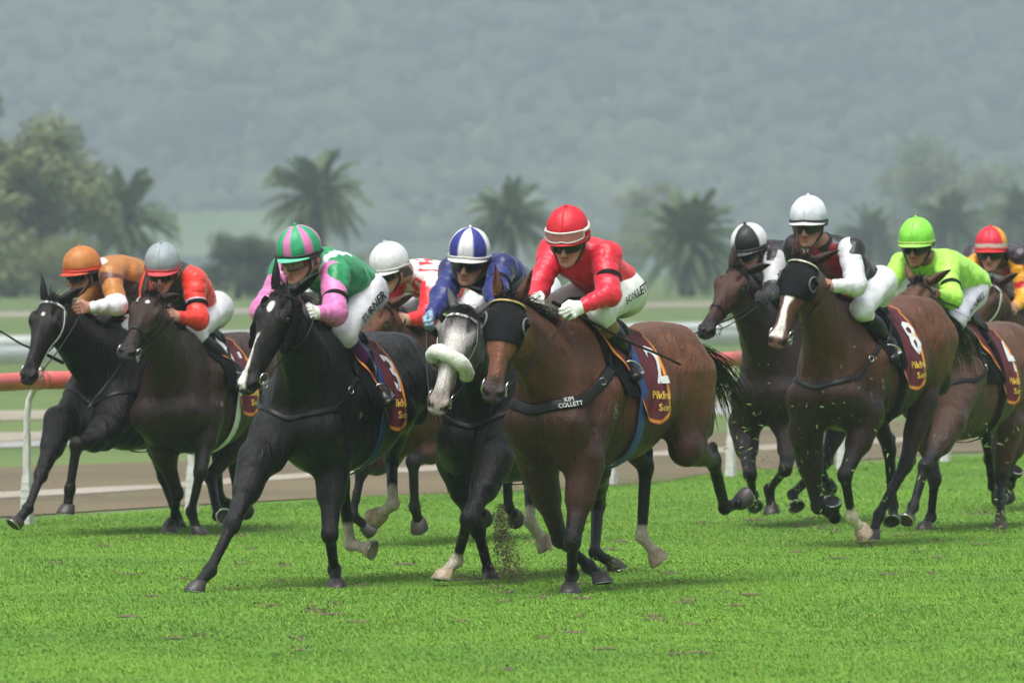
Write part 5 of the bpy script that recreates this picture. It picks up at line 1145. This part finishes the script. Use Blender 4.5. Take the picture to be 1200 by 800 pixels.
RIG = {
 'h1': {"psi":24,"pitch":0,"org":[-2.422,53.934,-0.243],"LF":[[0.944,0.159,0.886],[1.362,0.164,0.848],[1.383,0.126,0.56],[1.395,0.115,0.439]],"RF":[[0.977,-0.158,0.944],[1.275,-0.142,0.646],[1.474,-0.132,0.435],[1.548,-0.173,0.347]],"LH":[[-0.392,0.2,0.998],[-0.76,0.13,0.809],[-0.857,0.11,0.452],[-0.975,0.11,0.398]],"RH":[[-0.443,-0.193,0.94],[-0.676,-0.222,0.594],[-0.721,-0.11,0.244],[-0.598,-0.11,0.287]],"poll":[1.233,-0.086,1.8],"nose":[1.541,-0.116,1.281],"J":{"pe":[0.039,0.054,1.873],"hd":[0.725,-0.124,1.948],"nk":[0.553,-0.039,1.979],"shL":[0.702,0.072,1.946],"shR":[0.401,-0.13,1.92],"elL":[0.858,0.204,1.747],"elR":[0.506,-0.25,1.683],"haL":[1.094,0.073,1.731],"haR":[0.722,-0.089,1.66],"hpL":[0.076,0.124,1.783],"hpR":[-0.015,-0.054,1.873],"knL":[0.43,0.08,1.576],"knR":[0.288,-0.218,1.65],"anL":[0.105,0.228,1.393],"anR":[0.035,-0.27,1.345],"toL":[0.203,0.302,1.276],"toR":[0.191,-0.298,1.283]},"whip":[[1.17,-0.12,1.413],[1.546,-0.35,1.605]]},
 'h2': {"psi":20,"pitch":0,"org":[-2.025,53.495,-0.25],"LF":[[0.402,0.186,1.028],[0.616,0.219,0.67],[0.534,0.118,0.411],[0.517,0.153,0.292]],"RF":[[0.439,-0.155,0.912],[0.32,-0.07,0.52],[0.127,-0.172,0.331],[0.236,-0.152,0.284]],"LH":[[-0.435,0.131,0.936],[-0.223,-0.053,0.618],[0.006,0.092,0.367],[0.101,0.179,0.36]],"RH":[[-0.392,-0.2,0.998],[-0.76,-0.13,0.809],[-0.857,-0.11,0.452],[-0.975,-0.11,0.398]],"poll":[1.17,0.116,1.831],"nose":[1.645,0.12,1.465],"J":{"pe":[-0.0,-0.014,1.689],"hd":[0.64,-0.039,1.978],"nk":[0.451,-0.018,1.968],"shL":[0.533,0.144,1.913],"shR":[0.413,-0.195,1.911],"elL":[0.64,0.213,1.659],"elR":[0.514,-0.255,1.652],"haL":[0.897,0.138,1.691],"haR":[0.725,-0.086,1.66],"hpL":[0.031,0.097,1.735],"hpR":[-0.051,-0.104,1.758],"knL":[0.405,0.088,1.564],"knR":[0.317,-0.233,1.629],"anL":[0.128,0.26,1.329],"anR":[0.037,-0.27,1.346],"toL":[0.255,0.33,1.243],"toR":[0.192,-0.299,1.283]},"whip":[[0.604,-0.25,1.492],[1.271,-0.3,1.096]]},
 'h3': {"psi":20,"pitch":0,"org":[-0.941,45.215,-0.174],"LF":[[0.509,0.131,0.829],[0.718,0.199,0.472],[0.514,0.146,0.272],[0.596,0.191,0.197]],"RF":[[0.913,-0.155,0.842],[1.209,-0.181,0.537],[1.364,-0.247,0.292],[1.454,-0.283,0.215]],"LH":[[-0.328,0.207,1.123],[-0.601,0.059,0.841],[-0.335,0.169,0.61],[-0.388,0.071,0.544]],"RH":[[-0.326,-0.197,1.119],[-0.477,-0.192,0.728],[-0.568,-0.178,0.372],[-0.545,-0.054,0.346]],"poll":[1.202,0.114,1.824],"nose":[1.458,-0.018,1.286],"J":{"pe":[-0.083,0.078,1.808],"hd":[0.604,-0.027,1.979],"nk":[0.415,-0.019,1.964],"shL":[0.472,0.144,1.885],"shR":[0.383,-0.202,1.922],"elL":[0.657,0.201,1.677],"elR":[0.533,-0.275,1.691],"haL":[0.924,0.178,1.69],"haR":[0.349,-0.088,1.752],"hpL":[0.01,0.154,1.794],"hpR":[-0.078,-0.042,1.831],"knL":[0.356,0.141,1.569],"knR":[0.261,-0.204,1.663],"anL":[0.085,0.217,1.286],"anR":[0.033,-0.271,1.341],"toL":[0.192,0.326,1.212],"toR":[0.19,-0.298,1.283]}},
 'h4': {"psi":21,"pitch":0,"org":[-0.433,51.692,-0.247],"LF":[[0.46,0.17,0.881],[0.867,0.133,0.787],[0.823,0.125,0.5],[0.755,0.127,0.401]],"RF":[[0.562,-0.17,0.795],[0.978,-0.171,0.734],[1.019,-0.216,0.446],[0.938,-0.153,0.38]],"LH":[[-0.392,0.2,0.998],[-0.76,0.13,0.809],[-0.857,0.11,0.452],[-0.975,0.11,0.398]],"RH":[[-0.392,-0.2,0.998],[-0.76,-0.13,0.809],[-0.857,-0.11,0.452],[-0.975,-0.11,0.398]],"poll":[1.218,0.058,1.795],"nose":[1.593,-0.029,1.334],"J":{"pe":[-0.022,0.095,1.829],"hd":[0.647,-0.115,1.976],"nk":[0.48,-0.02,1.968],"shL":[0.538,0.151,1.911],"shR":[0.363,-0.164,1.933],"elL":[0.716,0.168,1.688],"elR":[0.501,-0.242,1.696],"haL":[0.977,0.105,1.673],"haR":[0.721,-0.089,1.66],"hpL":[-0.066,0.187,1.89],"hpR":[-0.033,-0.025,1.844],"knL":[0.273,0.226,1.662],"knR":[0.28,-0.211,1.654],"anL":[0.034,0.271,1.343],"anR":[0.034,-0.27,1.344],"toL":[0.191,0.298,1.283],"toR":[0.191,-0.298,1.283]}},
 'h5': {"psi":20,"pitch":0,"org":[0.057,45.935,-0.237],"LF":[[0.946,0.178,0.886],[1.267,0.144,0.612],[1.149,0.031,0.377],[1.244,-0.005,0.31]],"RF":[[0.473,-0.235,0.885],[0.287,-0.16,0.519],[0.118,-0.159,0.285],[0.22,-0.105,0.251]],"LH":[[-0.717,0.188,0.846],[-1.059,0.082,0.625],[-0.816,0.15,0.357],[-0.904,0.226,0.294]],"RH":[[-0.369,-0.199,1.03],[-0.709,-0.21,0.785],[-0.45,-0.112,0.541],[-0.493,-0.05,0.431]],"poll":[1.234,0.111,1.765],"nose":[1.509,0.05,1.229],"J":{"pe":[-0.0,-0.009,1.844],"hd":[0.693,-0.065,2.032],"nk":[0.508,-0.038,1.991],"shL":[0.617,0.117,1.995],"shR":[0.523,-0.227,1.974],"elL":[0.856,0.152,1.848],"elR":[0.763,-0.201,1.822],"haL":[1.059,0.268,1.719],"haR":[1.003,-0.196,1.696],"hpL":[-0.044,0.102,1.86],"hpR":[-0.048,-0.118,1.861],"knL":[0.288,0.222,1.649],"knR":[0.287,-0.223,1.65],"anL":[0.035,0.27,1.344],"anR":[0.035,-0.27,1.344],"toL":[0.191,0.298,1.283],"toR":[0.191,-0.298,1.283]}},
 'h6': {"psi":29,"pitch":0,"org":[0.514,44.377,-0.116],"LF":[[0.577,0.183,0.787],[0.743,0.195,0.402],[0.552,0.089,0.212],[0.647,0.129,0.15]],"RF":[[0.555,-0.123,0.787],[0.365,-0.088,0.403],[0.119,-0.045,0.246],[0.162,0.05,0.192]],"LH":[[-0.558,0.2,0.875],[-0.969,0.156,0.799],[-1.218,0.099,0.531],[-1.34,0.135,0.561]],"RH":[[-0.374,-0.201,1.022],[-0.701,-0.127,0.77],[-0.679,-0.14,0.386],[-0.737,-0.083,0.283]],"poll":[1.252,0.09,1.724],"nose":[1.553,0.159,1.208],"J":{"pe":[-0.11,0.034,1.734],"hd":[0.526,0.05,2.023],"nk":[0.353,-0.013,1.98],"shL":[0.294,0.168,1.942],"shR":[0.265,-0.185,1.961],"elL":[0.455,0.262,1.731],"elR":[0.456,-0.189,1.753],"haL":[0.69,0.169,1.644],"haR":[0.687,-0.065,1.69],"hpL":[-0.016,0.115,1.746],"hpR":[-0.108,-0.078,1.787],"knL":[0.376,0.173,1.628],"knR":[0.26,-0.209,1.659],"anL":[0.087,0.174,1.356],"anR":[0.031,-0.271,1.338],"toL":[0.209,0.282,1.304],"toR":[0.19,-0.298,1.283]},"whip":[[0.632,0.1,1.654],[-0.074,0.42,1.348]]},
 'h7': {"psi":20,"pitch":0,"org":[1.964,55.295,-0.149],"LF":[[0.611,0.14,0.774],[0.96,0.209,0.55],[0.778,0.035,0.41],[0.784,0.054,0.283]],"RF":[[0.559,-0.214,0.802],[0.827,-0.084,0.506],[0.582,-0.145,0.364],[0.668,-0.096,0.296]],"LH":[[-0.459,0.173,0.923],[-0.249,0.095,0.565],[0.025,-0.047,0.354],[0.115,0.017,0.284]],"RH":[[-0.392,-0.2,0.998],[-0.76,-0.13,0.809],[-0.857,-0.11,0.452],[-0.975,-0.11,0.398]],"poll":[1.147,-0.056,1.907],"nose":[1.555,-0.172,1.48],"J":{"pe":[0.039,-0.03,1.863],"hd":[0.72,-0.122,2.012],"nk":[0.553,-0.029,1.997],"shL":[0.717,0.055,1.949],"shR":[0.418,-0.149,1.942],"elL":[0.914,0.109,1.75],"elR":[0.503,-0.245,1.688],"haL":[1.176,0.131,1.693],"haR":[0.721,-0.089,1.66],"hpL":[-0.006,0.084,1.869],"hpR":[-0.023,-0.134,1.87],"knL":[0.303,0.227,1.639],"knR":[0.303,-0.228,1.639],"anL":[0.036,0.27,1.345],"anR":[0.035,-0.27,1.345],"toL":[0.192,0.299,1.283],"toR":[0.192,-0.298,1.283]},"whip":[[1.093,0.1,1.681],[1.625,-0.22,1.456]]},
 'h8': {"psi":27,"pitch":-4,"org":[2.297,51.324,-0.038],"LF":[[0.466,0.189,0.874],[0.728,0.142,0.55],[0.614,0.128,0.282],[0.536,0.157,0.194]],"RF":[[0.661,-0.151,0.758],[0.599,-0.106,0.341],[0.326,-0.123,0.243],[0.392,-0.092,0.337]],"LH":[[-0.473,0.149,0.903],[-0.277,0.106,0.525],[-0.073,0.003,0.222],[0.001,-0.009,0.112]],"RH":[[-0.403,-0.201,0.985],[-0.545,-0.128,0.597],[-0.591,-0.134,0.23],[-0.497,-0.091,0.151]],"poll":[1.113,0.088,1.94],"nose":[1.45,0.028,1.438],"J":{"pe":[0.068,0.036,1.641],"hd":[0.609,-0.113,2.102],"nk":[0.481,-0.065,1.965],"shL":[0.47,0.124,1.946],"shR":[0.606,-0.211,1.966],"elL":[0.631,0.208,1.726],"elR":[0.5,-0.24,1.702],"haL":[0.885,0.122,1.745],"haR":[0.721,-0.09,1.66],"hpL":[0.104,0.137,1.704],"hpR":[-0.006,-0.049,1.696],"knL":[0.491,0.175,1.569],"knR":[0.34,-0.252,1.618],"anL":[0.172,0.211,1.332],"anR":[0.042,-0.27,1.352],"toL":[0.308,0.291,1.269],"toR":[0.194,-0.299,1.283]}},
 'h9': {"psi":22,"pitch":0,"org":[3.056,54.389,-0.189],"LF":[[0.939,0.199,0.884],[1.276,0.141,0.639],[1.397,0.101,0.378],[1.489,0.098,0.3]],"RF":[[0.426,-0.172,0.939],[0.461,-0.075,0.532],[0.344,-0.14,0.276],[0.452,-0.143,0.223]],"LH":[[-0.52,0.12,0.881],[-0.518,0.055,0.467],[-0.233,0.154,0.254],[-0.117,0.19,0.209]],"RH":[[-0.392,-0.2,0.998],[-0.76,-0.13,0.809],[-0.857,-0.11,0.452],[-0.975,-0.11,0.398]],"poll":[1.181,0.07,1.865],"nose":[1.491,-0.015,1.352],"J":{"pe":[0.094,0.036,1.847],"hd":[0.753,-0.1,2.084],"nk":[0.599,-0.062,1.976],"shL":[0.693,0.1,1.934],"shR":[0.64,-0.251,1.961],"elL":[0.875,0.19,1.735],"elR":[0.888,-0.267,1.821],"haL":[1.135,0.136,1.777],"haR":[1.139,-0.165,1.804],"hpL":[0.169,0.079,1.763],"hpR":[0.008,-0.049,1.846],"knL":[0.541,0.091,1.581],"knR":[0.309,-0.229,1.634],"anL":[0.204,0.129,1.376],"anR":[0.036,-0.27,1.345],"toL":[0.343,0.207,1.314],"toR":[0.192,-0.299,1.283]},"whip":[[1.092,0.1,1.782],[1.053,0.3,1.675]]},
 'h10': {"psi":22,"pitch":0,"org":[3.821,58.889,-0.171],"LF":[[0.799,0.142,0.773],[1.007,0.061,0.412],[0.725,0.028,0.36],[0.774,0.088,0.452]],"RF":[[0.446,-0.17,0.901],[0.658,-0.15,0.539],[0.416,-0.12,0.383],[0.341,-0.12,0.289]],"LH":[[-0.392,0.2,0.998],[-0.76,0.13,0.809],[-0.857,0.11,0.452],[-0.975,0.11,0.398]],"RH":[[-0.392,-0.2,0.998],[-0.76,-0.13,0.809],[-0.857,-0.11,0.452],[-0.975,-0.11,0.398]],"poll":[1.207,0.037,1.827],"nose":[1.549,-0.05,1.338],"J":{"pe":[0.032,-0.012,1.914],"hd":[0.741,-0.11,2.026],"nk":[0.554,-0.093,1.99],"shL":[0.641,0.08,1.992],"shR":[0.618,-0.277,2.002],"elL":[0.668,0.122,1.705],"elR":[0.855,-0.241,1.848],"haL":[0.925,0.121,1.623],"haR":[0.723,-0.094,1.664],"hpL":[-0.011,0.099,1.891],"hpR":[-0.019,-0.12,1.888],"knL":[0.294,0.224,1.647],"knR":[0.295,-0.225,1.646],"anL":[0.036,0.27,1.345],"anR":[0.035,-0.27,1.345],"toL":[0.192,0.298,1.283],"toR":[0.192,-0.298,1.283]}}}
BAY, DBAY, BLK = (.060, .026, .014), (.034, .017, .011), (.014, .012, .0115)
HORSES = {
 'h1': dict(girth=M_PAD, vox=0.0185, label='near-black horse with white bridle leading at far left beside the red rail', coat=(.010, .0078, .0072), seed=1, bridle='white', noseband=False, blaze=[(.13, .16, .012, 0)], earL=(-0.75, 0.7, -0.1), earR=(-0.9, 0.25, 0.4), breast=True, num='7', under=(.006, .005, .005)),
 'h2': dict(breast=False, vox=0.0175, label='dark bay horse with small star, under the rider in red jacket and grey cap', facecam=.5, under=(.014, .008, .006), frontshade_w=.6, coat=(.045, .020, .012), seed=2, blaze=[(.11, .145, .016, 0)], earL=(-0.8, 0.55, -0.3), earR=(-0.9, 0.2, 0.35), num='1', brand='IE', girth=M_WHITEC),
 'h3': dict(label='black horse with star and white stripe down its nose, ridden in green and pink', coat=(.0085, .0075, .0075), seed=3, under=(.0045, .004, .004), points=(.005, .0045, .0045), blaze=[(.10, .165, .020, 0), (.30, .40, .008, -.015), (.38, .60, .014, -.020)], cheekfleece=True, vox=.0145, fvox=.009, earL=(-0.85, 0.45, -0.25), earR=(-0.9, 0.12, 0.42), socks=dict(LH=1.35, RH=1.35), hoofpale=('LH', 'RH'), num='3', brand='18', noseband=False, roll=0),
 'h4': dict(girth=M_PAD, breast=False, vox=0.024, label='bay horse mostly hidden behind the black one, under the white-capped jockey in red checks', coat=(.10, .038, .018), seed=4, earL=(-0.8, 0.5, -0.3), earR=(-0.8, 0.5, -0.3), num='5'),
 'h5': dict(label='grey-faced horse wearing a thick pale sheepskin noseband', coat=(.010, .0095, .0095), facecam=.9, seed=5, under=(.0045, .004, .004), headc=(.135, .13, .13), facec=(.50, .48, .46), muz=(.23, .17, .15), muzw=.75, dapple=False, points=(.006, .0055, .0055), bridle='white', noseband=False, fleece=True, vox=.0145, fvox=.009, earL=(-0.85, 0.5, -0.4), earR=(-0.85, 0.4, -0.35), socks=dict(LF=1.05, RH=1.30), hoofpale=('LF', 'RH'), num='6', breast=True),
 'h6': dict(label='bay horse in black blinker hood and wide black breastplate, front right of the pack', facecam=.9, frontshade_w=.6, coat=(.125, .046, .020), seed=6, under=(.034, .013, .008), undershade_w=.95, hood=.26, browcol=mat('tan_browband', (.42, .30, .10), .6), vox=.0145, fvox=.009, earL=(-0.92, 0.22, 0.32), earR=(-0.92, 0.22, 0.32), socks=dict(RH=1.08), hoofpale=('RH',), num='2', brand='G\nCI', btext='KIM\nCOLLETT', breastw=.032, noseband=False, headc=(.15, .055, .024), muz=(.022, .018, .018)),
 'h7': dict(girth=M_PAD, breast=False, vox=0.0205, label='dark bay horse with noseband running behind the rider in quartered black and white cap', coat=(.038, .018, .012), seed=7, under=(.009, .005, .004), earL=(-0.8, 0.6, -0.3), earR=(-0.9, 0.25, 0.3), num='9', headc=(.050, .022, .014)),
 'h8': dict(girth=M_PAD, label='bay horse in black hood with broad white blaze and pink lip', facecam=.5, frontshade_w=.6, coat=(.115, .044, .020), seed=8, under=(.018, .008, .006), undershade_w=.95, hood=.26, browcol=mat('cream_browband', (.5, .48, .40), .6), vox=.0155, fvox=.0095, blaze=[(.20, .57, .024, 0)], earL=(-0.75, 0.75, -0.15), earR=(-0.9, 0.2, 0.35), socks=dict(LF=1.05), hoofpale=('LF',), num='8', brand='V\n4', headc=(.085, .033, .018), muz=(.10, .055, .05), muzw=.5, noseband=False),
 'h9': dict(girth=M_PAD, vox=0.0195, label='brown horse following under the rider in lime green', coat=(.125, .060, .034), seed=9, under=(.045, .024, .016), earL=(-0.8, 0.6, -0.2), earR=(-0.8, 0.6, -0.2), num='4'),
 'h10': dict(girth=M_PAD, breast=False, vox=0.024, label='brown horse with white bridle at the right edge, last of the pack', coat=(.065, .029, .018), seed=10, bridle='white', earL=(-0.8, 0.6, -0.2), earR=(-0.8, 0.6, -0.2), num='6'),
}
WHT = (.66, .67, .70)
def stripes_cap(a, q): return (.62, .16, .40) if abs(((a+15) % 60)-30) < 11 and q > .06 else (.02, .30, .13)
def quarter_cap(c1, c2, n=8, off=0): return lambda a, q: c1 if int(((a+off) % 360)//(360/n)) % 2 == 0 else c2
def check(t, s, v):
    ang = math.atan2(v, s); return (.70, .68, .68) if (int(math.floor(t*6.5))+int(math.floor(ang*3.2/PI*2))) % 2 == 0 else (.60, .015, .025)
JOCKEYS = {
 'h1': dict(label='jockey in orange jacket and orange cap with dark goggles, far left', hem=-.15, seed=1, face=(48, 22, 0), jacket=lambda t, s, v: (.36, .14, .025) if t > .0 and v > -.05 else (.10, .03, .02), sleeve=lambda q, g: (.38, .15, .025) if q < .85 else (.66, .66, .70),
      cap=lambda a, q: (.50, .05, .02) if q > .86 else (.42, .15, .03), peak=(.5, .05, .02), hatband=(.5, .04, .02), collar=(.6, .6, .62), skin=(.40, .19, .13), whiplabel='thin black whip pointing past the head of the leftmost horse'),
 'h2': dict(label='jockey in red jacket with dark green panel and silver-grey cap', hem=-.07, seed=2, face=(8, 30, 0), jacket=lambda t, s, v: (.012, .055, .035) if abs(s) < .085 else (.72, .035, .02), sleeve=lambda q, g: (.45, .43, .50) if .50 < q < .62 else (.72, .035, .02),
      cap=lambda a, q: (.26, .30, .32), peak=(.5, .05, .05), hatband=(.45, .04, .05), collar=(.012, .055, .035), armband=True, whiplabel='grey whip hanging down between the two leftmost horses'),
 'h3': dict(label='jockey in green jacket with pink sleeves and green cap striped pink', hem=-.06, seed=3, face=(42, 26, 0), jacket=lambda t, s, v: (.60, .62, .66) if (.085 < abs(s) < .125 and t > .62) else (.012, .24, .085), sleeve=lambda q, g: (.62, .18, .42), cap=stripes_cap, peak=(.10, .50, .30),
      gloves=(.62, .64, .58), armband=True, goggles='clear', boottop=(.055, .012, .06), boottoplen=.42, legtext=[('TURNER', .40, 'L', .075)], skin=(.44, .21, .15), whiterein=False),
 'h4': dict(label='jockey in red and white checked jacket with plain white cap, bare hand forward', seed=4, face=(42, 30, 0), jacket=check, sleeve=lambda q, g: (.66, .02, .03), cap=lambda a, q: (.60, .61, .64), peak=(.55, .55, .55), hatband=(.45, .45, .43), skin=(.46, .26, .18)),
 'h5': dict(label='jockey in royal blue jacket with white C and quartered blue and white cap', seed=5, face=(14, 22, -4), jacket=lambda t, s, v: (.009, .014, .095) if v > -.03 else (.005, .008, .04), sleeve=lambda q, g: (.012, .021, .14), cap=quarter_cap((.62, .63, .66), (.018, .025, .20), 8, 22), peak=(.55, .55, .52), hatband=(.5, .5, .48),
      gloves=(.22, .36, .45), armband=True, chesttext=('C', .78, .02, .16), skin=(.44, .22, .15), openhand='R'),
 'h6': dict(label='jockey in all red jacket and red cap with clear goggles pushed up', hem=-.05, seed=6, face=(14, 30, 0), jacket=lambda t, s, v: (.58, .60, .64) if .09 < t < .23 else (.60, .012, .03), sleeve=lambda q, g: (.66, .018, .045), cap=lambda a, q: (.55, .008, .022), peak=(.5, .01, .02), hatband=(.5, .01, .02),
      gloves=(.64, .68, .62), armband=True, goggles2=True, boottop=(.20, .13, .06), boottoplen=.22, legtext=[('SCOLLETT', .22, 'L', .062), ('AUSTIN', .45, 'R', .08)], puff=.6, breeches=(.60, .64, .60), whiplabel='long black whip held by the red-jacketed jockey, pointing back over the number cloth'),
 'h7': dict(label='jockey in black and white jacket and quartered black and white cap, half hidden', gloves=(.02, .02, .022), seed=7, face=(40, 32, 0), jacket=lambda t, s, v: (.45, .45, .47) if abs(s) > .12 and t > .5 else (.006, .006, .007), sleeve=lambda q, g: (.40, .40, .42) if q < .9 else (.02, .02, .022), cap=quarter_cap((.006, .006, .007), (.64, .65, .67), 4, 10), peak=(.015, .015, .015),
      whiplabel='black whip held forward across the muzzle of the dark bay horse'),
 'h8': dict(label='jockey in black waistcoat jacket with red spots, white sleeves and white cap', hem=-.07, seed=8, face=(16, 18, 0), jacket=lambda t, s, v: (.60, .03, .05) if (v > .03 and (math.hypot((t-.80)*.53, s-.03) < .055 or math.hypot((t-.42)*.53, s+.03) < .055)) else ((.22, .008, .015) if v < -.02 and abs(s) < .10 and t > .55 else (.006, .006, .008)),
      sleeve=lambda q, g: (.62, .63, .67), cap=lambda a, q: (.58, .62, .68), peak=(.55, .55, .55), puff=1.2, skin=(.36, .18, .12), breeches=(.62, .64, .67)),
 'h9': dict(label='jockey in lime green jacket and lime green cap', seed=9, face=(18, 22, 0), jacket=lambda t, s, v: (.36, .72, .08), sleeve=lambda q, g: (.36, .72, .08), cap=lambda a, q: (.22, .66, .06), peak=(.3, .6, .1), hatband=(.35, .5, .1), armband=True, skin=(.26, .12, .07), sleevelen=.8, legtext=[('HOLMES', .40, 'L', .065)], breeches=(.56, .56, .66),
      whiplabel='short black whip in the lime green jockey\'s hand'),
 'h10': dict(label='jockey in black waistcoat with yellow sleeves and red and yellow cap, far right', seed=10, face=(12, 18, 0), jacket=lambda t, s, v: (.03, .02, .03) if v > -.07 else (.35, .01, .02), sleeve=lambda q, g: (.50, .015, .02) if .62 < q < .78 else (.66, .30, .015), cap=lambda a, q: (.62, .58, .55) if .80 < q < .90 else ((.60, .012, .035) if (a+75) % 180 < 130 else (.68, .32, .02)), peak=(.55, .02, .03), hatband=(.5, .05, .05)),
}
# ------------------------------------------------------------------ the field of runners
for key_ in HORSES:
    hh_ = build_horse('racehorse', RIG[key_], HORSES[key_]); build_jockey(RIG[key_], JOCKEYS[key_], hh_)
    print(key_, 'built', round(time.time()-T0, 1), flush=True)
